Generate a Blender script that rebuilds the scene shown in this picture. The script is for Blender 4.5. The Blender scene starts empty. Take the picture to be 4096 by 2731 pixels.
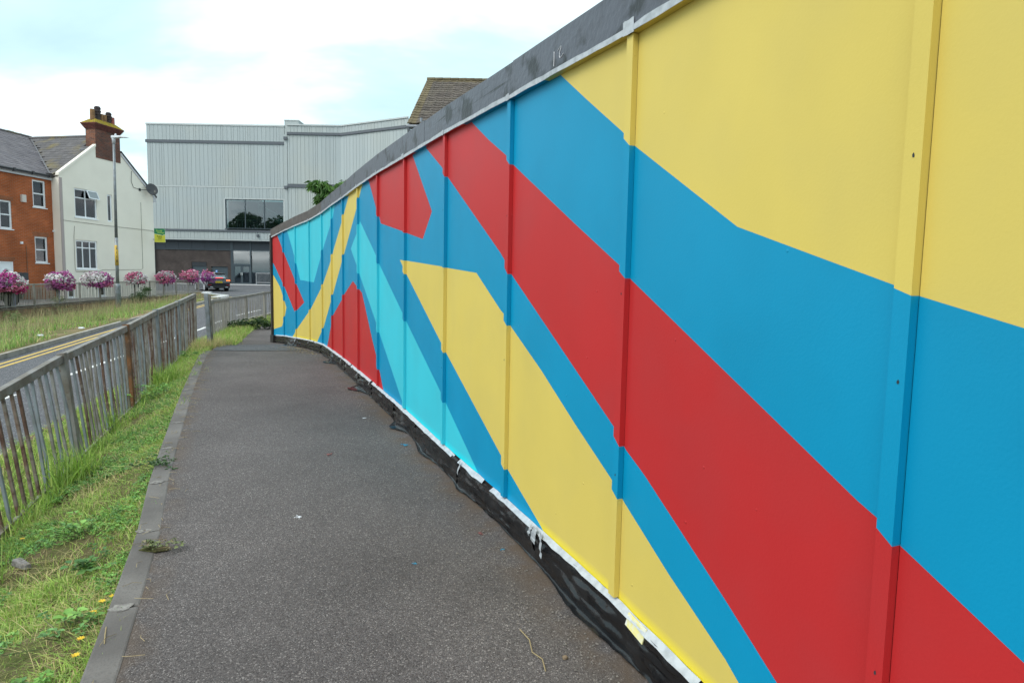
import bpy, bmesh, math, random
import numpy as np
from mathutils import Vector, Matrix, noise as mnoise
random.seed(7); rng = np.random.default_rng(7)
scene = bpy.context.scene
col = scene.collection
R = math.radians

# ---------------------------------------------------------------- camera
EYE = 1.55
PITCH = math.atan((1365.5-1138.0)/2500.0); ROLL = 0.019
cam_data = bpy.data.cameras.new('camera'); cam = bpy.data.objects.new('camera', cam_data); col.objects.link(cam)
fw = Vector((0, math.cos(PITCH), -math.sin(PITCH))); up0 = Vector((0, math.sin(PITCH), math.cos(PITCH))); rt0 = Vector((1, 0, 0))
rt = rt0*math.cos(ROLL)+up0*math.sin(ROLL); up = up0*math.cos(ROLL)-rt0*math.sin(ROLL)
M = Matrix((rt, up, -fw)).transposed().to_4x4(); M.translation = (0, 0, EYE)
cam.matrix_world = M
cam_data.sensor_width = 36.0; cam_data.sensor_fit = 'HORIZONTAL'; cam_data.lens = 2500.0/4096.0*36.0
cam_data.clip_start = 0.05; cam_data.clip_end = 2000
scene.camera = cam

# ---------------------------------------------------------------- sky, sun, exposure
SUN_EL, SUN_AZ = 50.0, 234.0          # azimuth measured clockwise from +Y
world = bpy.data.worlds.new('World'); scene.world = world; world.use_nodes = True
nt = world.node_tree; nt.nodes.clear()
def N(t, tree, **k):
    n = tree.nodes.new(t)
    for a, v in k.items(): setattr(n, a, v)
    return n
out = N('ShaderNodeOutputWorld', nt)
sky = N('ShaderNodeTexSky', nt, sky_type='NISHITA'); sky.sun_disc = False
sky.sun_elevation = R(SUN_EL); sky.sun_rotation = R(SUN_AZ); sky.air_density = 1.0; sky.dust_density = 1.5
bg1 = N('ShaderNodeBackground', nt); bg1.inputs[1].default_value = 0.12
nt.links.new(sky.outputs[0], bg1.inputs[0])
bg2 = N('ShaderNodeBackground', nt); bg2.inputs[1].default_value = 1.0
tc = N('ShaderNodeTexCoord', nt); sep = N('ShaderNodeSeparateXYZ', nt); nt.links.new(tc.outputs['Generated'], sep.inputs[0])
def M_(op, a, b, tree=nt):
    m = N('ShaderNodeMath', tree, operation=op)
    for i, v in enumerate((a, b)):
        if v is None: continue
        if isinstance(v, (int, float)): m.inputs[i].default_value = v
        else: tree.links.new(v, m.inputs[i])
    return m.outputs[0]
zz = M_('ADD', M_('MAXIMUM', sep.outputs[2], 0.0), 0.20)
cmb = N('ShaderNodeCombineXYZ', nt)
nt.links.new(M_('DIVIDE', sep.outputs[0], zz), cmb.inputs[0]); nt.links.new(M_('DIVIDE', sep.outputs[1], zz), cmb.inputs[1])
def world_noise(scale, detail, rough, off):
    mp = N('ShaderNodeMapping', nt); mp.inputs['Location'].default_value = off; nt.links.new(cmb.outputs[0], mp.inputs[0])
    mp.inputs['Scale'].default_value = (1.0, 1.35, 1.0)
    n = N('ShaderNodeTexNoise', nt); n.inputs['Scale'].default_value = scale; n.inputs['Detail'].default_value = detail; n.inputs['Roughness'].default_value = rough
    n.inputs['Distortion'].default_value = 0.3
    nt.links.new(mp.outputs[0], n.inputs['Vector']); return n.outputs[0]
n1 = world_noise(0.55, 5, 0.5, (0.4, 0.2, 0.0))
n2 = world_noise(0.62, 6, 0.52, (9.1, 9.9, 0.0))
r2 = N('ShaderNodeValToRGB', nt); e_ = r2.color_ramp.elements
e_[0].position = 0.34; e_[0].color = (0.33, 0.49, 0.55, 1)
e_[1].position = 0.72; e_[1].color = (2.75, 2.64, 2.52, 1)
k_ = e_.new(0.47); k_.color = (0.46, 0.635, 0.68, 1)
k_ = e_.new(0.58); k_.color = (0.80, 0.89, 0.91, 1)
nt.links.new(n2, r2.inputs[0]); nt.links.new(r2.outputs[0], bg2.inputs[0])
mx = N('ShaderNodeMixShader', nt)
r1 = N('ShaderNodeMapRange', nt); r1.inputs[1].default_value = 0.4; r1.inputs[2].default_value = 0.6; r1.inputs[3].default_value = 0.86; r1.inputs[4].default_value = 1.0
nt.links.new(n1, r1.inputs[0])
nt.links.new(r1.outputs[0], mx.inputs[0]); nt.links.new(bg1.outputs[0], mx.inputs[1]); nt.links.new(bg2.outputs[0], mx.inputs[2])
nt.links.new(mx.outputs[0], out.inputs[0])

sl = bpy.data.lights.new('sun', 'SUN'); sl.energy = 1.15; sl.angle = R(30); sl.color = (1.0, 0.97, 0.92)
sun = bpy.data.objects.new('sun', sl); col.objects.link(sun)
sd = Vector((math.sin(R(SUN_AZ))*math.cos(R(SUN_EL)), math.cos(R(SUN_AZ))*math.cos(R(SUN_EL)), math.sin(R(SUN_EL))))
sun.rotation_euler = sd.to_track_quat('Z', 'Y').to_euler(); sun.location = (0, 0, 30)

vs = scene.view_settings; vs.view_transform = 'Standard'; vs.look = 'None'; vs.gamma = 1.0; vs.use_curve_mapping = False
vs.exposure = 0.80
scene.cycles.use_denoising = True
scene.cycles.max_bounces = 8; scene.cycles.transparent_max_bounces = 12

# ---------------------------------------------------------------- materials
def link(t, a, b): t.links.new(a, b)
def mat(name, base, rough=0.6, spec=0.5, metal=0.0, var=None, bump=None, rnd=0.0, fine=None, emit=None, attr=None, coat=0.0, streak=None, translucent=0.0):
    """var=(scale, colour2, lo, hi[, detail]); bump=(scale, metres); rnd = per-object brightness spread; fine = second var layer"""
    m = bpy.data.materials.new(name); m.use_nodes = True; t = m.node_tree
    b = t.nodes['Principled BSDF']
    b.inputs['Roughness'].default_value = rough; b.inputs['Metallic'].default_value = metal
    b.inputs['Specular IOR Level'].default_value = spec
    if coat: b.inputs['Coat Weight'].default_value = coat; b.inputs['Coat Roughness'].default_value = 0.05
    geo = N('ShaderNodeNewGeometry', t)
    rgb = N('ShaderNodeRGB', t); rgb.outputs[0].default_value = (*base, 1); c = rgb.outputs[0]
    if attr:
        at = N('ShaderNodeAttribute', t, attribute_name=attr); c = at.outputs[0]
    for v in (var, fine):
        if not v: continue
        n = N('ShaderNodeTexNoise', t); n.inputs['Scale'].default_value = v[0]; n.inputs['Detail'].default_value = v[4] if len(v) > 4 else 4
        link(t, geo.outputs['Position'], n.inputs['Vector'])
        mr = N('ShaderNodeMapRange', t); mr.inputs[1].default_value = v[2]; mr.inputs[2].default_value = v[3]
        link(t, n.outputs[0], mr.inputs[0])
        mix = N('ShaderNodeMix', t, data_type='RGBA'); link(t, mr.outputs[0], mix.inputs[0]); link(t, c, mix.inputs[6])
        mix.inputs[7].default_value = (*v[1], 1); c = mix.outputs[2]
    if streak:   # long thin grain cracks running along a horizontal board
        mp = N('ShaderNodeMapping', t); mp.inputs['Scale'].default_value = (1.1, 1.1, 34.0); link(t, geo.outputs['Position'], mp.inputs[0])
        n = N('ShaderNodeTexNoise', t); n.inputs['Scale'].default_value = 1.0; n.inputs['Detail'].default_value = 3; link(t, mp.outputs[0], n.inputs['Vector'])
        mr = N('ShaderNodeMapRange', t); mr.inputs[1].default_value = 0.66; mr.inputs[2].default_value = 0.71; link(t, n.outputs[0], mr.inputs[0])
        mix = N('ShaderNodeMix', t, data_type='RGBA'); link(t, mr.outputs[0], mix.inputs[0]); link(t, c, mix.inputs[6]); mix.inputs[7].default_value = (*streak, 1); c = mix.outputs[2]
    if rnd:
        oi = N('ShaderNodeObjectInfo', t)
        mr = N('ShaderNodeMapRange', t); mr.inputs[3].default_value = 1-rnd; mr.inputs[4].default_value = 1+rnd
        link(t, oi.outputs['Random'], mr.inputs[0])
        vm = N('ShaderNodeVectorMath', t, operation='SCALE'); link(t, c, vm.inputs[0]); link(t, mr.outputs[0], vm.inputs['Scale']); c = vm.outputs[0]
    link(t, c, b.inputs['Base Color'])
    if bump:
        n = N('ShaderNodeTexNoise', t); n.inputs['Scale'].default_value = bump[0]; n.inputs['Detail'].default_value = 5
        link(t, geo.outputs['Position'], n.inputs['Vector'])
        bp = N('ShaderNodeBump', t); bp.inputs['Distance'].default_value = bump[1]; bp.inputs['Strength'].default_value = 1.0
        link(t, n.outputs[0], bp.inputs['Height']); link(t, bp.outputs[0], b.inputs['Normal'])
    if translucent:
        o_ = t.nodes['Material Output']; tl = N('ShaderNodeBsdfTranslucent', t); link(t, c, tl.inputs[0]); ms = N('ShaderNodeMixShader', t); ms.inputs[0].default_value = translucent
        link(t, b.outputs[0], ms.inputs[1]); link(t, tl.outputs[0], ms.inputs[2]); link(t, ms.outputs[0], o_.inputs[0])
    if emit:
        b.inputs['Emission Color'].default_value = (*emit[0], 1); b.inputs['Emission Strength'].default_value = emit[1]
    return m

def asphalt(name, c1, c2, chip, scale, big):
    m = bpy.data.materials.new(name); m.use_nodes = True; t = m.node_tree; b = t.nodes['Principled BSDF']
    b.inputs['Roughness'].default_value = 0.9; b.inputs['Specular IOR Level'].default_value = 0.25
    geo = N('ShaderNodeNewGeometry', t)
    v = N('ShaderNodeTexVoronoi', t); v.inputs['Scale'].default_value = scale; link(t, geo.outputs['Position'], v.inputs['Vector'])
    sepc = N('ShaderNodeSeparateColor', t); link(t, v.outputs['Color'], sepc.inputs[0])
    ramp = N('ShaderNodeValToRGB', t); e = ramp.color_ramp.elements
    e[0].position = 0.0; e[0].color = (*[x*0.55 for x in c1], 1); e[1].position = 0.99; e[1].color = (*chip, 1)
    for pos, cc in ((0.35, c1), (0.75, c2), (0.93, [x*1.35 for x in c2])):
        k = e.new(pos); k.color = (*cc, 1)
    link(t, sepc.outputs[0], ramp.inputs[0])
    n = N('ShaderNodeTexNoise', t); n.inputs['Scale'].default_value = big[0]; n.inputs['Detail'].default_value = 6; n.inputs['Roughness'].default_value = 0.6
    link(t, geo.outputs['Position'], n.inputs['Vector'])
    mr = N('ShaderNodeMapRange', t); mr.inputs[1].default_value = 0.3; mr.inputs[2].default_value = 0.72; mr.inputs[3].default_value = 1-big[1]; mr.inputs[4].default_value = 1+big[1]
    link(t, n.outputs[0], mr.inputs[0])
    vm = N('ShaderNodeVectorMath', t, operation='SCALE'); link(t, ramp.outputs[0], vm.inputs[0]); link(t, mr.outputs[0], vm.inputs['Scale'])
    c = vm.outputs[0]
    at = N('ShaderNodeAttribute', t, attribute_name='dirt')
    n2 = N('ShaderNodeTexNoise', t); n2.inputs['Scale'].default_value = 5.0; n2.inputs['Detail'].default_value = 6; link(t, geo.outputs['Position'], n2.inputs['Vector'])
    mm = N('ShaderNodeMath', t, operation='MULTIPLY'); link(t, at.outputs['Fac'], mm.inputs[0])
    mr2 = N('ShaderNodeMapRange', t); mr2.inputs[1].default_value = 0.38; mr2.inputs[2].default_value = 0.6; link(t, n2.outputs[0], mr2.inputs[0]); link(t, mr2.outputs[0], mm.inputs[1])
    mix = N('ShaderNodeMix', t, data_type='RGBA'); link(t, mm.outputs[0], mix.inputs[0]); link(t, c, mix.inputs[6]); mix.inputs[7].default_value = (0.105, 0.075, 0.052, 1)
    link(t, mix.outputs[2], b.inputs['Base Color'])
    bp = N('ShaderNodeBump', t); bp.inputs['Distance'].default_value = 0.35/scale; bp.inputs['Strength'].default_value = 0.9; bp.invert = True
    link(t, v.outputs['Distance'], bp.inputs['Height']); link(t, bp.outputs[0], b.inputs['Normal'])
    return m

def brick_mat(name, c1, c2, mortar, axis_u, rot90=False, sx=1.0):
    """axis_u: horizontal unit direction of the wall; bricks 225 x 75 mm"""
    m = bpy.data.materials.new(name); m.use_nodes = True; t = m.node_tree; b = t.nodes['Principled BSDF']
    b.inputs['Roughness'].default_value = 0.9; b.inputs['Specular IOR Level'].default_value = 0.2
    geo = N('ShaderNodeNewGeometry', t)
    d = N('ShaderNodeVectorMath', t, operation='DOT_PRODUCT'); link(t, geo.outputs['Position'], d.inputs[0]); d.inputs[1].default_value = axis_u
    sp = N('ShaderNodeSeparateXYZ', t); link(t, geo.outputs['Position'], sp.inputs[0])
    cb = N('ShaderNodeCombineXYZ', t); link(t, d.outputs['Value'], cb.inputs[0]); link(t, sp.outputs[2], cb.inputs[1])
    br = N('ShaderNodeTexBrick', t); br.inputs['Scale'].default_value = 1.0
    br.inputs['Brick Width'].default_value = 0.225*sx; br.inputs['Row Height'].default_value = 0.075; br.inputs['Mortar Size'].default_value = 0.009
    br.inputs['Color1'].default_value = (*c1, 1); br.inputs['Color2'].default_value = (*c2, 1); br.inputs['Mortar'].default_value = (*mortar, 1); br.inputs['Bias'].default_value = 0.0
    link(t, cb.outputs[0], br.inputs['Vector'])
    n = N('ShaderNodeTexNoise', t); n.inputs['Scale'].default_value = 1.3; n.inputs['Detail'].default_value = 6; link(t, geo.outputs['Position'], n.inputs['Vector'])
    mr = N('ShaderNodeMapRange', t); mr.inputs[1].default_value = 0.3; mr.inputs[2].default_value = 0.7; mr.inputs[3].default_value = 0.72; mr.inputs[4].default_value = 1.15; link(t, n.outputs[0], mr.inputs[0])
    vm = N('ShaderNodeVectorMath', t, operation='SCALE'); link(t, br.outputs[0], vm.inputs[0]); link(t, mr.outputs[0], vm.inputs['Scale'])
    link(t, vm.outputs[0], b.inputs['Base Color'])
    bp = N('ShaderNodeBump', t); bp.inputs['Distance'].default_value = 0.008; bp.invert = True; link(t, br.outputs['Fac'], bp.inputs['Height']); link(t, bp.outputs[0], b.inputs['Normal'])
    return m

def glass_mat(name, tint=(0.55, 0.62, 0.63), ior=1.55):
    m = bpy.data.materials.new(name); m.use_nodes = True; t = m.node_tree; t.nodes.clear()
    o = N('ShaderNodeOutputMaterial', t); tr = N('ShaderNodeBsdfTransparent', t); tr.inputs[0].default_value = (*tint, 1)
    g = N('ShaderNodeBsdfGlossy', t); g.inputs['Roughness'].default_value = 0.02; g.inputs['Color'].default_value = (0.9, 0.93, 1.0, 1)
    fr = N('ShaderNodeFresnel', t); fr.inputs[0].default_value = ior
    mx = N('ShaderNodeMixShader', t); link(t, fr.outputs[0], mx.inputs[0]); link(t, tr.outputs[0], mx.inputs[1]); link(t, g.outputs[0], mx.inputs[2]); link(t, mx.outputs[0], o.inputs[0])
    return m

def paint(name, base, pale, glow):
    """matt mural paint: brushed unevenness, pin-head bumps, and a line of fresh overspray along the panel foot (attribute 'foot')"""
    m = mat(name, base, rough=0.46, spec=0.27, var=(2.3, pale, 0.42, 0.85, 7), bump=(120, 0.0004))
    t = m.node_tree; b = t.nodes['Principled BSDF']
    c = b.inputs['Base Color'].links[0].from_socket
    geo = N('ShaderNodeNewGeometry', t)
    mp = N('ShaderNodeMapping', t); mp.inputs['Scale'].default_value = (1.0, 1.0, 0.55); link(t, geo.outputs['Position'], mp.inputs[0])
    n = N('ShaderNodeTexNoise', t); n.inputs['Scale'].default_value = 2.2; n.inputs['Detail'].default_value = 5; link(t, mp.outputs[0], n.inputs['Vector'])
    mr = N('ShaderNodeMapRange', t); mr.inputs[1].default_value = 0.3; mr.inputs[2].default_value = 0.7; mr.inputs[3].default_value = 0.955; mr.inputs[4].default_value = 1.025; link(t, n.outputs[0], mr.inputs[0])
    vm = N('ShaderNodeVectorMath', t, operation='SCALE'); link(t, c, vm.inputs[0]); link(t, mr.outputs[0], vm.inputs['Scale'])
    at = N('ShaderNodeAttribute', t, attribute_name='foot')
    mix = N('ShaderNodeMix', t, data_type='RGBA'); link(t, at.outputs['Fac'], mix.inputs[0]); link(t, vm.outputs[0], mix.inputs[6]); mix.inputs[7].default_value = (*glow, 1)
    link(t, mix.outputs[2], b.inputs['Base Color'])
    v = N('ShaderNodeTexVoronoi', t); v.inputs['Scale'].default_value = 7.0; v.inputs['Randomness'].default_value = 1.0; link(t, geo.outputs['Position'], v.inputs['Vector'])
    lt = N('ShaderNodeMapRange', t); lt.inputs[1].default_value = 0.0; lt.inputs[2].default_value = 0.045; lt.inputs[3].default_value = 1.0; lt.inputs[4].default_value = 0.0; link(t, v.outputs['Distance'], lt.inputs[0])
    bp = N('ShaderNodeBump', t); bp.inputs['Distance'].default_value = 0.003
    link(t, lt.outputs[0], bp.inputs['Height']); link(t, b.inputs['Normal'].links[0].from_socket, bp.inputs['Normal']); link(t, bp.outputs[0], b.inputs['Normal'])
    return m

m_yel = paint('mural_yellow', (0.64, 0.50, 0.115), (0.585, 0.465, 0.125), (0.85, 0.68, 0.03))
m_blu = paint('mural_blue', (0.0, 0.255, 0.455), (0.0, 0.228, 0.41), (0.0, 0.33, 0.62))
m_red = paint('mural_red', (0.47, 0.024, 0.026), (0.42, 0.033, 0.036), (0.62, 0.02, 0.03))
m_cya = paint('mural_turquoise', (0.04, 0.52, 0.64), (0.05, 0.48, 0.59), (0.0, 0.72, 0.85))
MURAL = [m_blu, m_yel, m_red, m_cya]
m_board = mat('charcoal_board_paint', (0.082, 0.088, 0.110), 0.42, 0.5, var=(9, (0.05, 0.05, 0.06), 0.50, 0.75, 8), bump=(28, 0.004), fine=(4.5, (0.016, 0.016, 0.018), 0.565, 0.64, 14), streak=(0.02, 0.02, 0.022))
m_board_end = mat('brown_grey_board', (0.075, 0.066, 0.062), 0.5, 0.4, var=(6, (0.11, 0.10, 0.095), 0.4, 0.7, 6), bump=(28, 0.004))
m_darkpost = mat('black_brown_post', (0.022, 0.019, 0.018), 0.55, 0.4, var=(7, (0.05, 0.042, 0.038), 0.5, 0.8))
m_tape = mat('masking_tape', (0.45, 0.485, 0.52), 0.6, 0.3, var=(25, (0.33, 0.36, 0.39), 0.4, 0.7), bump=(45, 0.003))
m_plastic = mat('black_plastic', (0.009, 0.009, 0.010), 0.22, 0.5, var=(5, (0.030, 0.030, 0.031), 0.55, 0.8, 6), bump=(9, 0.010))
m_clearpl = mat('dusty_clear_plastic', (0.16, 0.17, 0.19), 0.2, 0.5, var=(12, (0.06, 0.06, 0.065), 0.45, 0.65), bump=(14, 0.02))
m_ply = mat('raw_plywood', (0.30, 0.22, 0.13), 0.8, 0.2, var=(8, (0.22, 0.16, 0.1), 0.4, 0.7))
m_chalk = mat('chalk', (0.75, 0.76, 0.8), 0.9, 0.1)
m_path = asphalt('footpath_asphalt', (0.088, 0.079, 0.078), (0.109, 0.099, 0.097), (0.25, 0.23, 0.22), 200.0, (0.7, 0.26))
m_patch = asphalt('new_tarmac', (0.075, 0.078, 0.083), (0.115, 0.12, 0.126), (0.3, 0.3, 0.3), 120.0, (1.5, 0.12))
m_road = asphalt('road_asphalt', (0.090, 0.092, 0.102), (0.125, 0.128, 0.138), (0.3, 0.3, 0.3), 80.0, (0.5, 0.10))
m_pave = mat('paving', (0.20, 0.19, 0.18), 0.9, 0.2, var=(1.5, (0.15, 0.14, 0.135), 0.35, 0.7, 6))
m_edge = mat('edging_concrete', (0.115, 0.107, 0.102), 0.9, 0.2, var=(2.2, (0.18, 0.17, 0.16), 0.40, 0.66, 9), bump=(60, 0.003), rnd=0.10, fine=(120, (0.1, 0.095, 0.09), 0.5, 0.8))
m_mortar = mat('pale_mortar', (0.27, 0.26, 0.24), 0.9, 0.2, var=(55, (0.14, 0.13, 0.125), 0.38, 0.62))
m_kerb = mat('kerb_concrete', (0.36, 0.345, 0.32), 0.9, 0.2, var=(4, (0.25, 0.24, 0.22), 0.4, 0.7, 6), bump=(50, 0.003), rnd=0.08)
m_newkerb = mat('new_white_kerb', (0.60, 0.60, 0.60), 0.85, 0.2, var=(5, (0.48, 0.48, 0.48), 0.4, 0.7), rnd=0.05)
m_white = mat('road_white', (0.70, 0.70, 0.69), 0.7, 0.3, var=(14, (0.45, 0.45, 0.45), 0.45, 0.7))
m_yline = mat('road_yellow', (0.58, 0.40, 0.10), 0.7, 0.3, var=(14, (0.40, 0.30, 0.12), 0.45, 0.7))
m_soil = mat('verge_soil', (0.115, 0.088, 0.050), 0.95, 0.1, var=(3.0, (0.075, 0.085, 0.028), 0.36, 0.58, 6), bump=(20, 0.03), fine=(18, (0.19, 0.15, 0.095), 0.55, 0.8))
m_banksoil = mat('dry_bank_soil', (0.23, 0.175, 0.105), 0.95, 0.1, var=(1.2, (0.12, 0.12, 0.05), 0.4, 0.6, 6), bump=(12, 0.04))
m_ground = mat('ground', (0.20, 0.19, 0.17), 0.95, 0.1, var=(0.4, (0.15, 0.15, 0.12), 0.4, 0.7))
m_grass = mat('grass_blades', (0.08, 0.14, 0.03), 0.6, 0.25, attr='tint', translucent=0.25)
m_leaf = mat('weed_leaves', (0.05, 0.12, 0.02), 0.55, 0.35, attr='tint', translucent=0.2)
m_straw = mat('straw', (0.34, 0.27, 0.15), 0.85, 0.2, rnd=0.2)
m_galv = mat('galvanised_steel', (0.26, 0.25, 0.235), 0.55, 0.5, 0.25, var=(7, (0.17, 0.148, 0.122), 0.38, 0.62, 8), rnd=0.10, fine=(30, (0.14, 0.095, 0.065), 0.60, 0.75))
m_galvb = mat('blue_grey_steel', (0.24, 0.27, 0.295), 0.5, 0.5, 0.35, var=(9, (0.18, 0.19, 0.195), 0.4, 0.7, 6), rnd=0.08)
m_rust = mat('rusty_steel', (0.120, 0.070, 0.050), 0.8, 0.3, 0.0, var=(7, (0.23, 0.20, 0.17), 0.42, 0.66, 8), rnd=0.22, fine=(25, (0.06, 0.028, 0.02), 0.5, 0.75))
m_rustpost = mat('orange_rust', (0.215, 0.10, 0.045), 0.85, 0.2, var=(6, (0.12, 0.075, 0.05), 0.40, 0.62, 8), fine=(30, (0.26, 0.2, 0.15), 0.58, 0.75))
m_oldgalv = mat('dull_brown_steel', (0.29, 0.275, 0.245), 0.6, 0.4, 0.15, var=(3, (0.22, 0.20, 0.17), 0.4, 0.7), rnd=0.10)
m_whitesteel = mat('white_steel', (0.55, 0.58, 0.62), 0.45, 0.5)

# ---------------------------------------------------------------- mesh helpers
class MB:
    def __init__(s): s.v = []; s.f = []; s.m = []; s.smooth = False
    def add(s, vs, fs, mi=0):
        o = len(s.v); s.v += [tuple(p) for p in vs]; s.f += [tuple(i+o for i in f) for f in fs]; s.m += [mi]*len(fs); return s
    def hexa(s, p, mi=0):   # 8 points: bottom 0-3 (ccw from above), top 4-7
        return s.add(p, [(3, 2, 1, 0), (4, 5, 6, 7), (0, 1, 5, 4), (1, 2, 6, 5), (2, 3, 7, 6), (3, 0, 4, 7)], mi)
    def box(s, lo, hi, mi=0):
        x0, y0, z0 = lo; x1, y1, z1 = hi
        return s.hexa([(x0, y0, z0), (x1, y0, z0), (x1, y1, z0), (x0, y1, z0), (x0, y0, z1), (x1, y0, z1), (x1, y1, z1), (x0, y1, z1)], mi)
    def obox(s, o, u, v, w, mi=0):   # corner + three edge vectors (right handed)
        o, u, v, w = map(Vector, (o, u, v, w))
        return s.hexa([o, o+u, o+u+v, o+v, o+w, o+u+w, o+u+v+w, o+v+w], mi)
    def beam(s, a, b, w, h, upv=(0, 0, 1), mi=0):   # bar from a to b, width w (sideways), height h (along upv), centred
        a, b = Vector(a), Vector(b); d = (b-a).normalized(); sd_ = d.cross(Vector(upv)).normalized(); u2 = sd_.cross(d)
        sx, hz = sd_*w*.5, u2*h*.5
        return s.hexa([a-sx-hz, a+sx-hz, b+sx-hz, b-sx-hz, a-sx+hz, a+sx+hz, b+sx+hz, b-sx+hz], mi)
    def tube(s, pts, r, n=8, mi=0, cap=True):
        pts = [Vector(p) for p in pts]; rs = r if isinstance(r, (list, tuple)) else [r]*len(pts); o = len(s.v)
        for i, p in enumerate(pts):
            d = (pts[min(i+1, len(pts)-1)]-pts[max(i-1, 0)]).normalized()
            a = d.cross(Vector((0, 0, 1)) if abs(d.z) < .95 else Vector((1, 0, 0))).normalized(); b = d.cross(a)
            for k in range(n):
                t = 2*math.pi*k/n; s.v.append(tuple(p+(a*math.cos(t)+b*math.sin(t))*rs[i]))
        for i in range(len(pts)-1):
            for k in range(n):
                k2 = (k+1) % n; s.f.append((o+i*n+k, o+i*n+k2, o+(i+1)*n+k2, o+(i+1)*n+k)); s.m.append(mi)
        if cap:
            s.f.append(tuple(o+k for k in range(n))); s.m.append(mi); s.f.append(tuple(o+(len(pts)-1)*n+k for k in reversed(range(n)))); s.m.append(mi)
        return s
    def lathe(s, prof, c=(0, 0, 0), n=16, mi=0, ax='z'):
        o = len(s.v); c = Vector(c)
        for r, z in prof:
            for k in range(n):
                t = 2*math.pi*k/n; p = (r*math.cos(t), r*math.sin(t), z)
                if ax == 'y': p = (p[0], z, p[1])
                if ax == 'x': p = (z, p[0], p[1])
                s.v.append(tuple(c+Vector(p)))
        for i in range(len(prof)-1):
            for k in range(n):
                k2 = (k+1) % n; s.f.append((o+i*n+k, o+i*n+k2, o+(i+1)*n+k2, o+(i+1)*n+k)); s.m.append(mi)
        s.f.append(tuple(o+k for k in reversed(range(n)))); s.m.append(mi); s.f.append(tuple(o+(len(prof)-1)*n+k for k in range(n))); s.m.append(mi)
        return s
    def poly(s, pts, d, mi=0):   # extrude planar polygon by vector d
        pts = [Vector(p) for p in pts]; d = Vector(d); n = len(pts)
        return s.add(pts+[p+d for p in pts], [tuple(reversed(range(n))), tuple(range(n, 2*n))]+[(i, (i+1) % n, n+(i+1) % n, n+i) for i in range(n)], mi)
    def build(s, name, mats, parent=None, bevel=0.0, smooth=False, kind=None, label=None):
        off = WORLD.get(parent.name, Vector((0, 0, 0))) if parent else Vector((0, 0, 0))
        me = bpy.data.meshes.new(name); me.from_pydata([tuple(Vector(p)-off) for p in s.v], [], s.f); 
        for m in (mats if isinstance(mats, (list, tuple)) else [mats]): me.materials.append(m)
        me.polygons.foreach_set('material_index', s.m)
        if smooth or s.smooth: me.polygons.foreach_set('use_smooth', [True]*len(me.polygons))
        bm = bmesh.new(); bm.from_mesh(me); bmesh.ops.recalc_face_normals(bm, faces=bm.faces); bm.to_mesh(me); bm.free()
        me.update()
        o = bpy.data.objects.new(name, me); col.objects.link(o)
        if parent: o.parent = parent; WORLD[o.name] = off
        else: WORLD[o.name] = Vector((0, 0, 0))
        if bevel:
            bv = o.modifiers.new('bevel', 'BEVEL'); bv.width = bevel; bv.segments = 2; bv.limit_method = 'ANGLE'
        if kind: o['kind'] = kind
        if label: o['label'] = label
        return o
WORLD = {}
def thing(name, label, cat, loc=(0, 0, 0), group=None):
    o = bpy.data.objects.new(name, None); o.empty_display_size = 0.2; col.objects.link(o); o.location = loc
    WORLD[o.name] = Vector(loc); o['label'] = label; o['category'] = cat
    if group: o['group'] = group
    return o
def tag(o, label, cat, group=None):
    o['label'] = label; o['category'] = cat
    if group: o['group'] = group
    return o
def structure(name, o=None):
    if o is None:
        o = bpy.data.objects.new(name, None); col.objects.link(o); WORLD[o.name] = Vector((0, 0, 0))
    o['kind'] = 'structure'; return o
def mesh_np(name, V, Fc, mats, parent=None, kind=None, mi=None, tint=None, smooth=False):
    """V (n,3), Fc list of equal-length index arrays (k, 3|4)"""
    me = bpy.data.meshes.new(name); V = np.asarray(V, dtype=np.float32)
    off = np.array(WORLD.get(parent.name, (0, 0, 0))) if parent else np.zeros(3)
    me.vertices.add(len(V)); me.vertices.foreach_set('co', (V-off).astype(np.float32).ravel())
    nl = sum(f.size for f in Fc); nf = sum(len(f) for f in Fc)
    me.loops.add(nl); me.loops.foreach_set('vertex_index', np.concatenate([f.ravel() for f in Fc]).astype(np.int32))
    st = []; c = 0
    for f in Fc:
        st.append(c+np.arange(len(f))*f.shape[1]); c += f.size
    me.polygons.add(nf); me.polygons.foreach_set('loop_start', np.concatenate(st).astype(np.int32))
    for m in (mats if isinstance(mats, (list, tuple)) else [mats]): me.materials.append(m)
    if mi is not None: me.polygons.foreach_set('material_index', np.asarray(mi, dtype=np.int32))
    if tint is not None:
        a = me.attributes.new('tint', 'FLOAT_COLOR', 'POINT'); t4 = np.ones((len(V), 4), np.float32); t4[:, :3] = tint; a.data.foreach_set('color', t4.ravel())
    if smooth: me.polygons.foreach_set('use_smooth', np.ones(nf, dtype=bool))
    me.update(calc_edges=True)
    o = bpy.data.objects.new(name, me); col.objects.link(o); WORLD[o.name] = Vector(off)
    if parent: o.parent = parent
    if kind: o['kind'] = kind
    return o
def instance(me, name, mw, parent, label=None):
    """one more object that shares mesh data; mw = world matrix"""
    o = bpy.data.objects.new(name, me); col.objects.link(o); o.parent = parent
    off = WORLD[parent.name]; o.matrix_local = Matrix.Translation(-off) @ mw; WORLD[o.name] = off
    if label: o['label'] = label
    return o
def unit_cube(name, m):
    b = MB().box((0, 0, 0), (1, 1, 1)); me = bpy.data.meshes.new(name); me.from_pydata(b.v, [], b.f); me.materials.append(m); return me
def interp(x, xs, ys): return float(np.interp(x, xs, ys))
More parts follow.
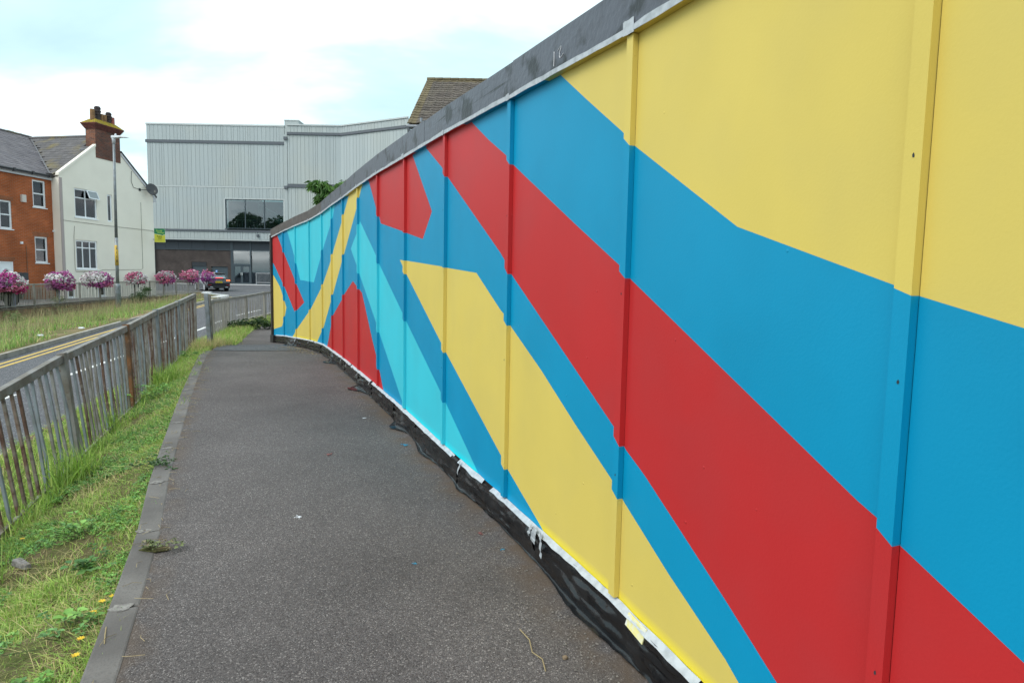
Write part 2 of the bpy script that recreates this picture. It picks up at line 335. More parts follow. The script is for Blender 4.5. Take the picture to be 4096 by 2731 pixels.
def text_mesh(body, size, m, M4, name, parent, shear=0.0, depth=0.002, font_bold=False, label=None):
    cu = bpy.data.curves.new(name, 'FONT'); cu.body = body; cu.size = size; cu.align_x = 'CENTER'; cu.align_y = 'CENTER'; cu.extrude = depth; cu.shear = shear
    if font_bold: cu.offset = size*0.02
    ob = bpy.data.objects.new(name+'_tmp', cu); col.objects.link(ob)
    dg = bpy.context.evaluated_depsgraph_get(); me = bpy.data.meshes.new_from_object(ob.evaluated_get(dg)); bpy.data.objects.remove(ob)
    me.materials.clear(); me.materials.append(m); me.transform(M4); off = WORLD[parent.name]; me.transform(Matrix.Translation(-off))
    o = bpy.data.objects.new(name, me); col.objects.link(o); o.parent = parent; WORLD[o.name] = off
    return o
# ================================================================ THE SETTING: levels
W = [(-5.854, 15.31, 0.209), (-5.247, 14.383, 0.281), (-4.636, 13.422, 0.327), (-4.046, 12.514, 0.362), (-3.478, 11.476, 0.397), (-2.984, 10.382, 0.404), (-2.518, 9.347, 0.396), (-1.997, 8.147, 0.388), (-1.495, 7.004, 0.368), (-1.007, 5.923, 0.335), (-0.505, 4.772, 0.292), (-0.011, 3.708, 0.249), (0.484, 2.601, 0.2), (0.937, 1.447, 0.152), (1.391, 0.293, 0.122), (1.845, -0.861, 0.092), (2.299, -2.015, 0.062)]
PANEL_H = 2.36
YW = [w[1] for w in W][::-1]
def zp(y):     # footpath level
    return interp(y, YW+[17, 20, 23, 26, 34, 60], [w[2]-0.19 for w in W][::-1]+[-.03, -.06, -.05, 0.0, 0.2, 0.9])
def xw(y): return interp(y, YW+[16.5, 40], [w[0] for w in W][::-1]+[-3.0, -3.0])
def zroad(y): return -0.35+0.0296*(y-14) if y < 39 else interp(y, [39, 53, 65, 90], [.39, .47, .98, 1.2])
EDGE = [(-8, 1.4), (-2, -0.25), (0, -0.62), (2.27, -1.50), (2.84, -1.75), (3.36, -1.96), (4.62, -2.58), (5.52, -2.98), (7.52, -3.88), (11.02, -5.42), (12.6, -6.0), (14, -6.5), (17, -7.65), (20.6, -8.85), (23, -9.3), (26, -9.4), (40, -9.0)]
def xedge(y): return interp(y, [e[0] for e in EDGE], [e[1] for e in EDGE])
FEN = [(-8, 0.6, -.55), (0, -2.5, -.55), (2, -3.05, -.52), (4.0, -3.60, -.45), (5.9, -4.14, -.24), (7.8, -4.80, -.14), (9.5, -5.40, -.01), (11.3, -6.05, .06), (13.2, -6.72, .14), (13.4, -6.75, .1), (16.7, -8.03, -.09), (20.6, -9.26, -.10), (22.8, -9.66, -.07), (26, -9.9, 0.0), (40, -9.6, 0.4)]
def xfen(y): return interp(y, [e[0] for e in FEN], [e[1] for e in FEN])
def zfen(y): return interp(y, [e[0] for e in FEN], [e[2] for e in FEN])
NK = [(-8, -1.6), (0, -3.85), (4, -4.97), (7.1, -5.8), (9.6, -6.5), (14, -7.6), (17.5, -8.75), (20.6, -9.75), (23, -10.25), (27, -10.5), (33, -10.3), (40, -9.5), (46, -7.0), (52, -2.0)]
def xnk(y): return interp(y, [e[0] for e in NK], [e[1] for e in NK])
FK = [(-8, -5.6), (4, -8.8), (10, -10.4), (14.05, -11.5), (22.5, -13.9), (34.8, -16.9), (37.5, -17.5)]
TIP = [(37.5, -17.5), (39.0, -17.75), (40.0, -18.1), (41.0, -18.8), (42.6, -20.2), (44.6, -21.6), (47.0, -22.7), (48.6, -23.3)]
def xfk(y): return interp(y, [e[0] for e in FK+TIP[1:]], [e[1] for e in FK+TIP[1:]])
def xrail(y): return -20.9-0.13*(y-26)
def zrail(y): return 0.19+0.0143*(y-26)

def sheet(name, ys, xl, xr, zl, zr, nx, m, par=None, noise=0.0, nsc=1.0, dirt=None, mid=None):
    """strip between two edge curves; mid = optional list of (x(y), z(y)) knots between"""
    V = []; D = []
    for y in ys:
        kx = [xl(y)]+[k[0](y) for k in (mid or [])]+[xr(y)]; kz = [zl(y)]+[k[1](y) for k in (mid or [])]+[zr(y)]
        kt = np.linspace(0, 1, len(kx))
        for i in range(nx+1):
            t = i/nx; x = float(np.interp(t, kt, kx)); z = float(np.interp(t, kt, kz))
            if noise: z += noise*mnoise.fractal(Vector((x*nsc, y*nsc, 0.3)), 1.0, 2.0, 4)*min(1, 8*t*(1-t)+.05)
            V.append((x, y, z)); D.append(dirt(t, x, y) if dirt else 0.0)
    F_ = []
    for j in range(len(ys)-1):
        for i in range(nx):
            a = j*(nx+1)+i; F_.append((a, a+1, a+nx+2, a+nx+1))
    o = mesh_np(name, V, [np.array(F_)], m, par, smooth=True)
    if dirt:
        a = o.data.attributes.new('dirt', 'FLOAT', 'POINT'); a.data.foreach_set('value', np.array(D, np.float32))
    return o
# ground under everything, out to the horizon
g = MB(); g.add([(-600, -400, -1.3), (600, -400, -1.3), (600, 900, -1.3), (-600, 900, -1.3)], [(0, 1, 2, 3)])
structure('ground', g.build('ground', m_ground))
ysr = np.concatenate([np.arange(-8, 46, 0.75)])
structure('road', sheet('road', ysr, xfk, xnk, zroad, zroad, 8, m_road))
# wider road junction in front of the theatre, and the upper road beside the houses
def xl_up(y): return -31.0+0.187*(y-20)+0.0
jl = np.arange(45.5, 66.6, 1.0)
structure('road_junction', sheet('road_junction', jl, lambda y: xfk(y)-.05 if y < 48.4 else -70, lambda y: 14, lambda y: zroad(y)+(.004 if y < 46 else .0), lambda y: zroad(y)+(.004 if y < 46 else .0), 10, m_road))
yu = np.arange(14, 49.5, 1.0)
structure('upper_pavement', sheet('upper_pavement', yu, lambda y: -34, lambda y: xrail(y)-.05, lambda y: zrail(y)+.02, lambda y: zrail(y)+.02, 6, m_pave))
yp = np.arange(65.2, 69.2, .5)
structure('theatre_pavement', sheet('theatre_pavement', yp, lambda y: -70, lambda y: 14, lambda y: 1.03+.004*(y-65), lambda y: 1.03+.004*(y-65), 10, m_pave))
# site behind the hoarding
ys_ = np.arange(-6, 41, 1.0)
structure('site_ground', sheet('site_ground', ys_, lambda y: xw(y)+.06 if y < 15.4 else -3.0, lambda y: 30, lambda y: zp(y)-.02, lambda y: 0.1, 8, m_ground))
# footpath
def pdirt(t, x, y): return max(0.0, 1-abs(1-t)*7)+max(0.0, 1-t*16)*0.8
ysp = np.concatenate([np.arange(-3, 15.4, 0.25), [15.4]])
structure('footpath', sheet('footpath', ysp, xedge, xw, zp, zp, 26, m_path, dirt=pdirt, noise=0.004, nsc=1.2))
ysp2 = np.arange(15.4, 30.1, .5)
structure('footpath_continuation', sheet('footpath_continuation', ysp2, lambda y: xedge(y), lambda y: -3.0, zp, zp, 12, m_path, dirt=lambda t, x, y: max(0, 1-t*10)))
# strip of newer tarmac across the path
def patch_y(t): return 12.3+0.35*t
pv = []; pf = []
nx = 22
for j in range(7):
    for i in range(nx+1):
        t = i/nx; y = 11.75+0.55*t*t+j*0.27+0.04*mnoise.noise(Vector((t*5, j, 0))); 
        xa, xb = xedge(y)+.02, xw(y)-.12; x = xa+(xb-xa)*t; pv.append((x, y, zp(y)+.008))
for j in range(6):
    for i in range(nx): a = j*(nx+1)+i; pf.append((a, a+1, a+nx+2, a+nx+1))
structure('tarmac_patch', mesh_np('tarmac_patch', pv, [np.array(pf)], m_patch))
# verge between path and road, and the bank across the road
ysv = np.arange(-6, 40, 0.3)
structure('verge', sheet('verge', ysv, xnk, xedge, lambda y: zroad(y)+.10, lambda y: zp(y)-.015, 16, m_soil, noise=0.05, nsc=1.8, mid=[(xfen, zfen)]))
ysb = np.arange(2, 48.6, .5)
structure('bank', sheet('bank', ysb, lambda y: min(xrail(y), xfk(y)-.1), xfk, lambda y: interp(y, [2, 26, 36, 42, 48.6], [-.6, -.42, -.05, .38, .56]), lambda y: zroad(y)+.11, 14, m_banksoil, noise=0.10, nsc=.9))
# edging stones along the path
edging = structure('path_edging')
ya = -1.2; k = 0
me_edge = None
while ya < 11.9:
    yb = ya+0.80
    a = Vector((xedge(ya), ya, 0)); b = Vector((xedge(yb), yb, 0)); d = (b-a).normalized(); n = Vector((-d.y, d.x, 0))
    wdt = .118
    if ya > 11.1: break
    jit = random.uniform(-.004, .004)
    s = MB(); a2 = a+d*.006; b2 = b-d*.006
    def P3(p, z): return (p.x, p.y, z)
    za, zb_ = zp(ya)+.005+jit, zp(yb)+.005+jit*.3
    s.hexa([P3(a2+n*wdt, -.6), P3(a2-n*.012, -.6), P3(b2-n*.012, -.6), P3(b2+n*wdt, -.6), P3(a2+n*wdt, za), P3(a2-n*.012, za), P3(b2-n*.012, zb_), P3(b2+n*wdt, zb_)])
    s.build('edging_stone', m_edge, edging, bevel=.010)
    # pale mortar smear over the joint
    if k > 1:
        mb = MB(); pts = []; c0 = b+n*.06
        for q in range(12):
            t = 2*math.pi*q/12; rr = 1+.9*mnoise.noise(Vector((k*3.1, math.cos(t)*1.7, math.sin(t)*1.7)))
            p = c0+n*.050*math.cos(t)*rr+d*.030*math.sin(t)*rr; pts.append((p.x, p.y, zp(yb)+.0056))
        mb.poly(pts, (0, 0, .0008)); mb.build('mortar', m_mortar, edging)
    ya = yb; k += 1
# kerbs of the road
def kerb_run(name, pts, m, inner, w=.125, L=.915, zf=None, hgt=.11):
    root = structure(name); pts = [Vector((x, y, 0)) for y, x in pts]
    acc = [0]
    for i in range(len(pts)-1): acc.append(acc[-1]+(pts[i+1]-pts[i]).length)
    def at(s):
        i = min(max(int(np.searchsorted(acc, s))-1, 0), len(pts)-2); t = (s-acc[i])/(acc[i+1]-acc[i]); return pts[i].lerp(pts[i+1], t)
    s = 0
    while s+L < acc[-1]:
        a, b = at(s+.004), at(s+L-.004); d = (b-a).normalized(); n = Vector((-d.y, d.x, 0))*inner
        za, zb2 = zroad(a.y)+hgt, zroad(b.y)+hgt
        q = MB().hexa([P3(a, za-.4), P3(b, zb2-.4), P3(b+n*w, zb2-.4), P3(a+n*w, za-.4), P3(a, za), P3(b, zb2), P3(b+n*w, zb2), P3(a+n*w, za)])
        q.build('kerb_stone', m, root, bevel=.015); s += L
    return root
kerb_run('far_kerb', [(y, x) for y, x in [(8, xfk(8))]+FK[3:]], m_kerb, 1)
kerb_run('near_kerb', [(y, x) for y, x in NK if 3.9 < y < 34], m_kerb, -1)
kerb_run('island_kerb', TIP, m_newkerb, 1, w=.55, L=.46, hgt=.14)
tk = structure('theatre_kerb')
for i in range(34):
    x0 = -36+i*.915; MB().box((x0+.006, 65.0, .8), (x0+.909, 65.14, 1.06)).build('kerb_stone', m_newkerb, tk)
# road markings (4 mm sheets)
def stripe(name, pts, w, m, lift=.006, par=None):
    V = []; pts = [Vector((x, y, 0)) for x, y in pts]
    for i, p in enumerate(pts):
        d = (pts[min(i+1, len(pts)-1)]-pts[max(i-1, 0)]).normalized(); n = Vector((-d.y, d.x, 0))*w*.5
        V += [(p.x-n.x, p.y-n.y, zroad(p.y)+lift), (p.x+n.x, p.y+n.y, zroad(p.y)+lift)]
    o = mesh_np(name, V, [np.array([(2*i, 2*i+2, 2*i+3, 2*i+1) for i in range(len(pts)-1)])], m, par); return o
marks = structure('road_markings')
DC = [(8.0, -8.0), (10.1, -8.3), (12.45, -8.8), (14.7, -9.25), (18, -9.9), (21.1, -10.5), (23, -11.0), (26.9, -11.75), (29.5, -12.0), (34, -12.2), (40, -11.5)]
def xdc(y): return interp(y, [d[0] for d in DC], [d[1] for d in DC])
for ya, yb in [(6.2, 8.1), (9.2, 10.4), (12.0, 14.9), (17.2, 18.6), (20.4, 21.6), (22.6, 24.6), (26.4, 29.8), (31.5, 33.2), (35, 36.5)]:
    stripe('dash', [(xdc(y), y) for y in np.linspace(ya, yb, 5)], .11, m_white, par=marks)
for off in (.28, .50):
    stripe('yellow_line', [(xfk(y)+off*1.03, y) for y in np.arange(6, 37.6, .75)]+[(x+off*.9, y-off*.5) for y, x in TIP[1:4]], .09, m_yline, par=marks)
stripe('yellow_line', [(x, 36.6+.10*(x+13)) for x in np.arange(-14.6, -12.6, .4)], .1, m_yline, lift=.009, par=marks)
for (x0, y0, x1, y1) in [(-27, 56.3, -22.0, 56.6), (-21.6, 55.6, -14, 58.0), (-19.6, 53.6, -13, 54.4), (-24.5, 54.3, -15, 55.4), (-33, 51.5, -27.5, 52.4)]:
    stripe('give_way_line', [(x0+(x1-x0)*t, y0+(y1-y0)*t) for t in np.linspace(0, 1, 6)], .22, m_white, lift=.010, par=marks)
# ================================================================ HOARDING WITH THE MURAL
WS = [0.0]
for i in range(len(W)-1): WS.append(WS[-1]+math.hypot(W[i+1][0]-W[i][0], W[i+1][1]-W[i][1]))
far_up, far_dn = 4.2, -1.0
POLY = [   # (colour index, outline in metres along the wall / metres above datum), later ones on top
 (1, [(13.40, 2.72), (13.563, 2.595), (13.84, 2.4), (14.139, 2.195), (14.228, 2.122), (14.856, 1.747), (15.203, 1.633), (15.409, 1.566), (15.474, 1.541), (15.692, 1.483), (19.5, .45), (19.5, far_up), (13.40, far_up)]),
 (2, [(12.27, 2.67), (12.639, 2.457), (12.933, 2.303), (13.025, 2.238), (13.182, 2.153), (13.76, 1.844), (14.152, 1.639), (14.238, 1.58), (14.396, 1.5), (15.35, 1.016), (15.409, 0.991), (15.47, 0.948), (15.748, 0.815), (18.3, -.5), (18.3, far_dn), (16.6, -.5), (15.127, 0.381), (14.888, 0.523), (14.393, 0.798), (14.246, 0.866), (14.158, 0.938), (13.021, 1.61), (12.919, 1.696), (12.847, 1.746), (11.853, 2.339), (11.725, 2.423), (11.255, 2.662), (11.0, 2.81), (11.0, far_up), (12.27, far_up)]),
 (1, [(10.338, 1.769), (10.606, 1.753), (11.766, 1.676), (11.854, 1.666), (12.459, 1.623), (12.861, 1.397), (12.925, 1.369), (13.032, 1.299), (13.429, 1.1), (13.814, 0.883), (14.123, 0.719), (14.16, 0.699), (14.248, 0.638), (14.577, 0.47), (14.903, 0.324), (14.971, 0.282), (15.9, -.2), (15.9, far_dn), (13.8, 0.09), (13.546, 0.214), (13.458, 0.255), (13.028, 0.43), (12.926, 0.488), (11.846, 1.021), (11.71, 1.087), (11.464, 1.206), (10.598, 1.625), (10.448, 1.705)]),
 (3, [(7.482, 2.003), (7.991, 2.193), (8.221, 2.319), (9.212, 1.858), (9.387, 1.76), (10.444, 1.257), (10.604, 1.178), (11.721, 0.69), (11.862, 0.625), (12.586, 0.251), (12.9, .10), (12.9, far_dn), (10.9, .1), (10.535, 0.333), (10.445, 0.386), (9.399, 0.989), (9.243, 1.08), (8.173, 1.645), (8.001, 1.741)]),
 (2, [(8.811, 2.743), (9.248, 2.37), (9.423, 2.257), (9.495, 2.187), (10.442, 2.038), (10.585, 2.013), (11.158, 1.922), (11.432, 2.129), (10.798, 2.688), (10.75, far_up), (8.75, far_up)]),
 (2, [(4.9, .33), (5.008, 0.404), (5.16, 0.522), (5.479, 0.794), (5.716, 0.985), (6.667, 1.282), (6.854, 1.354), (7.645, 1.556), (7.993, 1.481), (8.188, 1.443), (8.342, 1.411), (9.013, 0.865), (9.247, 0.698), (9.434, 0.54), (9.623, 0.355), (9.8, .2), (9.8, far_dn), (4.9, far_dn)]),
 (3, [(1.40, 2.70), (1.459, 2.645), (1.943, 2.205), (2.139, 2.028), (2.271, 1.885), (2.562, 1.56), (3.682, 1.517), (4.361, 2.002), (4.51, 2.109), (5.532, 2.493), (5.791, 2.597), (5.954, 2.732), (5.954, far_up), (1.40, far_up)]),
 (1, [(8.47, 2.80), (8.372, 2.746), (8.168, 2.626), (7.97, 2.508), (6.989, 2.015), (6.931, 1.985), (6.688, 1.866), (5.765, 1.355), (5.5, 1.214), (4.623, 0.74), (4.366, 0.614), (3.956, 0.387), (3.8, .30), (3.8, far_dn), (1.75, far_dn), (1.80, .28), (1.841, 0.307), (2.045, 0.41), (2.202, 0.491), (3.176, 0.911), (3.344, 0.983), (4.363, 1.421), (4.554, 1.507), (5.535, 1.905), (5.764, 2.015), (5.829, 2.055), (6.671, 2.446), (6.897, 2.552), (7.357, 2.76), (7.45, 2.80), (7.45, far_up), (8.47, far_up)]),
 (2, [(-.05, far_up), (-.05, 1.98), (0.089, 1.941), (1.014, 1.451), (1.145, 1.388), (2.025, 0.894), (2.10, .87), (2.235, 0.906), (2.861, 1.102), (2.262, 1.464), (2.106, 1.561), (1.174, 2.133), (1.016, 2.238), (0.504, 2.589), (.45, far_up)]),
 (1, [(-.1, 1.664), (0.054, 1.664), (0.693, 1.394), (0.979, 1.173), (1.138, 1.052), (1.297, 0.934), (1.147, 0.757), (0.962, 0.587), (0.838, 0.472), (-.1, 0.337)]),
]
def inside(p, poly):
    x, y = p; c = False; n = len(poly); j = n-1
    for i in range(n):
        xi, yi = poly[i]; xj, yj = poly[j]
        if (yi > y) != (yj > y) and x < (xj-xi)*(y-yi)/(yj-yi)+xi: c = not c
        j = i
    return c
def colour_at(s, z):
    c = 0
    for ci, poly in POLY:
        if inside((s, z), poly): c = ci
    return c
def split2d(quad, hspan):
    """quad of (s,z); returns bmesh in the (s,z,0) plane cut along every mural edge that reaches it"""
    bm = bmesh.new(); vs = [bm.verts.new((s, z, 0)) for s, z in quad]; bm.faces.new(vs)
    s0, s1 = min(q[0] for q in quad), max(q[0] for q in quad); z0, z1 = min(q[1] for q in quad), max(q[1] for q in quad)
    for ci, poly in POLY:
        for i in range(len(poly)):
            a, b = poly[i], poly[(i+1) % len(poly)]
            if max(a[0], b[0]) < s0 or min(a[0], b[0]) > s1 or max(a[1], b[1]) < z0-.02 or min(a[1], b[1]) > z1+.02: continue
            d = Vector((b[0]-a[0], b[1]-a[1], 0))
            if d.length < 1e-6: continue
            bmesh.ops.bisect_plane(bm, geom=bm.verts[:]+bm.edges[:]+bm.faces[:], dist=1e-5, plane_co=(a[0], a[1], 0), plane_no=(-d.y, d.x, 0))
    for k in hspan:   # rows near the foot
        bmesh.ops.bisect_plane(bm, geom=bm.verts[:]+bm.edges[:]+bm.faces[:], dist=1e-5, plane_co=(quad[0][0], quad[0][1]+k, 0), plane_no=(-(quad[1][1]-quad[0][1]), quad[1][0]-quad[0][0], 0))
    for f in bm.faces:
        c = f.calc_center_median(); f.material_index = colour_at(c.x, c.y)
    return bm
class Frame:
    def __init__(s, i):
        A, B = W[i], W[i+1]; s.A = Vector((A[0], A[1], 0)); s.t = Vector((B[0]-A[0], B[1]-A[1], 0)); s.L = s.t.length; s.t.normalize()
        s.n = Vector((s.t.y, -s.t.x, 0))      # towards the path
        if s.n.x > 0: s.n = -s.n
        s.s0 = WS[i]; s.zb0, s.zb1 = A[2], B[2]
    def p(s, ss, n, z): q = s.A+s.t*(ss-s.s0)+s.n*n; return Vector((q.x, q.y, z))
    def zb(s, ss): return s.zb0+(s.zb1-s.zb0)*(ss-s.s0)/s.L
def bm_to_obj(bm, name, fr, n, thick, mats, parent, foot=True):
    """flat bmesh in (s,z) -> slab facing the path"""
    vs = list(bm.verts); bm.verts.index_update(); k = len(vs)
    V = [tuple(fr.p(v.co.x, n, v.co.y)) for v in vs]; Fc = [tuple(v.index for v in f.verts) for f in bm.faces]; mi = [f.material_index for f in bm.faces]
    bd = [e for e in bm.edges if e.is_boundary]
    V += [tuple(fr.p(v.co.x, n-thick, v.co.y)) for v in vs]
    back = len(mats)-1
    for e in bd:
        a, b = e.verts[0].index, e.verts[1].index; Fc.append((a, b, b+k, a+k)); mi.append(e.link_faces[0].material_index)
    fa = []
    for v in vs:
        h = v.co.y-fr.zb(v.co.x); fa.append(max(0.0, 1-h/.055) if h < .0551 else 0.0)
    q = MB(); q.v = V; q.f = Fc; q.m = mi
    o = q.build(name, mats, parent)
    a = o.data.attributes.new('foot', 'FLOAT', 'POINT'); a.data.foreach_set('value', np.array(fa+[0.0]*k, np.float32))
    return o
hoard = thing('painted_hoarding', 'tall curved site hoarding painted with yellow, blue, red and turquoise shapes', 'hoarding', (W[6][0], W[6][1], W[6][2]-.19))
BW, BD = .044, .026
BH = .20      # charcoal board along the top
NP = len(W)-1
bev = []
for i in range(NP):
    fr = Frame(i); s0, s1 = WS[i]+.0015, WS[i+1]-.0015
    quad = [(s0, fr.zb(s0)), (s1, fr.zb(s1)), (s1, fr.zb(s1)+PANEL_H), (s0, fr.zb(s0)+PANEL_H)]
    bm = split2d(quad, (.02, .055)); bm_to_obj(bm, 'panel', fr, 0.0, .018, MURAL, hoard); bm.free()
for i in range(1, NP):     # battens over every joint
    fr = Frame(i-1); s0, s1 = WS[i]-BW, WS[i]
    top, bot = PANEL_H-.004, .012
    q = MB()
    # front face cut along the mural, sides follow the colour at their own s
    quad = [(s0, fr.zb(s0)+bot), (s1, fr.zb(s1)+bot), (s1, fr.zb(s1)+top), (s0, fr.zb(s0)+top)]
    bm = split2d(quad, ()); bm.verts.index_update()
    V = [tuple(fr.p(v.co.x, BD, v.co.y)) for v in bm.verts]; q.v = V; k = len(V)
    for f in bm.faces: q.f.append(tuple(v.index for v in f.verts)); q.m.append(f.material_index)
    V2 = [tuple(fr.p(v.co.x, .0005, v.co.y)) for v in bm.verts]; q.v += V2
    for e in bm.edges:
        if e.is_boundary:
            a, b = e.verts[0].index, e.verts[1].index; c = (e.verts[0].co+e.verts[1].co)/2
            q.f.append((a, b, b+k, a+k)); q.m.append(e.link_faces[0].material_index)
    bm.free(); o = q.build('batten', MURAL, hoard)
    a = o.data.attributes.new('foot', 'FLOAT', 'POINT'); a.data.foreach_set('value', np.zeros(len(q.v), np.float32))
    if i == 1 or i == 2: pass
# filled nail holes and paint chips on the nearest battens
m_hole = mat('nail_hole', (.02, .03, .04), .8)
rh = random.Random(8)
for i, zs in ((13, (1.34, 1.86, .62)), (12, (.75, 1.52)), (11, (1.1, 1.95)), (10, (.9, 2.1)), (9, (1.6,))):
    fr = Frame(i-1)
    for z in zs:
        s = WS[i]-rh.uniform(.012, .030); pts = []
        for k in range(9): a = 2*math.pi*k/9; r = .0028*(1+.6*rh.random()); pts.append(fr.p(s+r*.8*math.cos(a), BD+.0004, z+r*1.5*math.sin(a)))
        MB().poly(pts, fr.n*.0006).build('nail_hole', m_hole, hoard)
# charcoal top boards: joints where the photograph shows them
def frame_at(s):
    i = min(max(int(np.searchsorted(WS, s, side='right'))-1, 0), NP-1); return Frame(i)
JO = [-.06, 0.78, 4.55, 8.83, 11.30, 13.06, 15.6, 17.5, 19.1]
def top_z(s): f = frame_at(s); return f.zb(s)+PANEL_H
for a, b in zip(JO[:-1], JO[1:]):
    a += .003; b -= .003; ss = sorted(set([a, b]+[w for w in WS if a < w < b])); ss2 = []
    for u, v in zip(ss[:-1], ss[1:]):
        nseg = max(1, int((v-u)/.3)); ss2 += [u+(v-u)*k/nseg for k in range(nseg)]
    ss2.append(ss[-1]); q = MB(); jz = random.uniform(-.006, .006); jn = random.uniform(0, .004)
    for s in ss2:
        f = frame_at(min(max(s, WS[0]+1e-4), WS[-1]-1e-4)); z = f.zb(s)+PANEL_H
        wob = .004*mnoise.noise(Vector((s*1.7, 3, 0)))
        for n_, zz_ in ((-.022, z), (.030+jn, z), (.030+jn, z+BH+jz+wob), (-.022, z+BH+jz+wob)): q.v.append(tuple(f.p(s, n_, zz_)))
    for k in range(len(ss2)-1):
        o = 4*k; ci = colour_at((ss2[k]+ss2[k+1])/2, top_z((ss2[k]+ss2[k+1])/2)-.012)
        for (i0, i1), mi in zip(((0, 1), (1, 2), (2, 3), (3, 0)), (ci, 4, 4, 4)):
            q.f.append((o+i0, o+i1, o+4+i1, o+4+i0)); q.m.append(mi)
    q.f.append((0, 1, 2, 3)); q.m.append(4); e = 4*(len(ss2)-1); q.f.append((e+3, e+2, e+1, e)); q.m.append(4)
    o = q.build('top_board', MURAL+[m_board_end if b < 5 else m_board], hoard)
    if b < 5: o['label'] = 'brown-grey weathered top board'
# masking tape along the foot of the boards, with patches at the battens
for i in range(NP):
    fr = Frame(i); n_ = .0358; q = MB(); K = 14
    for k in range(K+1):
        s = WS[i]+.002+(fr.L-.004)*k/K; z = fr.zb(s)+PANEL_H
        hi = .021+.008*mnoise.noise(Vector((s*3.1, 0, 5)))+(.004 if k % 5 else 0); lo = -.001-.004*mnoise.noise(Vector((s*6, 2, 5)))
        q.v += [tuple(fr.p(s, n_, z+lo)), tuple(fr.p(s, n_+.0015*abs(mnoise.noise(Vector((s*9, 1, 1)))), z+hi))]
    for k in range(K): q.f.append((2*k, 2*k+2, 2*k+3, 2*k+1)); q.m.append(0)
    q.build('tape_strip', m_tape, hoard)
for i, wd, ht in [(12, .075, .05), (9, .08, .04), (8, .04, .045), (7, .06, .04), (6, .03, .06), (5, .03, .06), (4, .05, .05), (3, .03, .05), (10, .03, .03), (11, .04, .03)]:
    fr = Frame(i-1 if i else 0); s = WS[i]-.02; q = MB(); z = fr.zb(s)+PANEL_H; K = 6
    for k in range(K+1):
        u = s-wd/2+wd*k/K; q.v += [tuple(fr.p(u, .0372, z-.006+.006*mnoise.noise(Vector((u*30, i, 0))))), tuple(fr.p(u, .0385, z+ht+.008*mnoise.noise(Vector((u*40, i, 9)))))]
    for k in range(K): q.f.append((2*k, 2*k+2, 2*k+3, 2*k+1)); q.m.append(0)
    q.build('tape_patch', m_tape, hoard)
# far end: dark post, plinth block and return run that turns away behind the corner
f0 = Frame(0)
q = MB(); zt0 = W[0][2]
q.hexa([f0.p(-.10, -.05, zt0-.25), f0.p(-.004, -.05, zt0-.25), f0.p(-.004, .05, zt0-.25), f0.p(-.10, .05, zt0-.25), f0.p(-.10, -.05, zt0+PANEL_H+.06), f0.p(-.004, -.05, zt0+PANEL_H+.06), f0.p(-.004, .05, zt0+PANEL_H+.06), f0.p(-.10, .05, zt0+PANEL_H+.06)])
q.build('end_post', m_darkpost, hoard, bevel=.006)
q = MB(); q.hexa([f0.p(-.14, .02, zt0-.26), f0.p(.16, .02, zt0-.26), f0.p(.16, .062, zt0-.26), f0.p(-.14, .062, zt0-.26), f0.p(-.14, .02, zt0-.005), f0.p(.16, .02, zt0-.005), f0.p(.16, .062, zt0-.005), f0.p(-.14, .062, zt0-.005)])
q.build('plinth_block', m_darkpost, hoard, bevel=.005)
ra = f0.p(-.11, -.02, 0); rb = Vector((-2.6, 19.5, 0))
for k in range(3):
    a = ra.lerp(rb, k/3); b = ra.lerp(rb, (k+.995)/3); MB().beam((a.x, a.y, zt0+1.15), (b.x, b.y, zt0+1.15), .02, PANEL_H+.3).build('return_panel', m_darkpost, hoard)
# plinth timber behind the plastic
q = MB()
for i in range(NP):
    fr = Frame(i); a, b = WS[i], WS[i+1]
    q.hexa([fr.p(a, -.03, fr.zb(a)-.45), fr.p(b, -.03, fr.zb(b)-.45), fr.p(b, -.001, fr.zb(b)-.45), fr.p(a, -.001, fr.zb(a)-.45), fr.p(a, -.03, fr.zb(a)-.004), fr.p(b, -.03, fr.zb(b)-.004), fr.p(b, -.001, fr.zb(b)-.004), fr.p(a, -.001, fr.zb(a)-.004)])
q.build('plinth_board', m_darkpost, hoard)
# chalked number on the top board
fr = Frame(11); sc = 13.60; zc = top_z(sc)+.075
def chalk(pts):
    q = MB(); q.tube([fr.p(sc+u*1.7, .0348, zc+v*.85) for u, v in pts], .0016, 5); q.build('chalk_mark', m_chalk, hoard)
chalk([(-.020, .040), (-.019, .0), (-.020, -.042)])
chalk([(.002, .030), (.012, .040), (.022, .046), (.021, .030), (.014, .012), (.013, -.006), (.018, -.018), (.028, -.014), (.036, -.004)])
# white cable clipped down the end post
q = MB(); q.tube([f0.p(-.118, .01+.012*math.sin(z*5), zt0+z) for z in np.linspace(-.22, PANEL_H+.05, 24)], .008, 6); q.build('cable', mat('white_cable', (.6, .62, .66), .5), hoard)

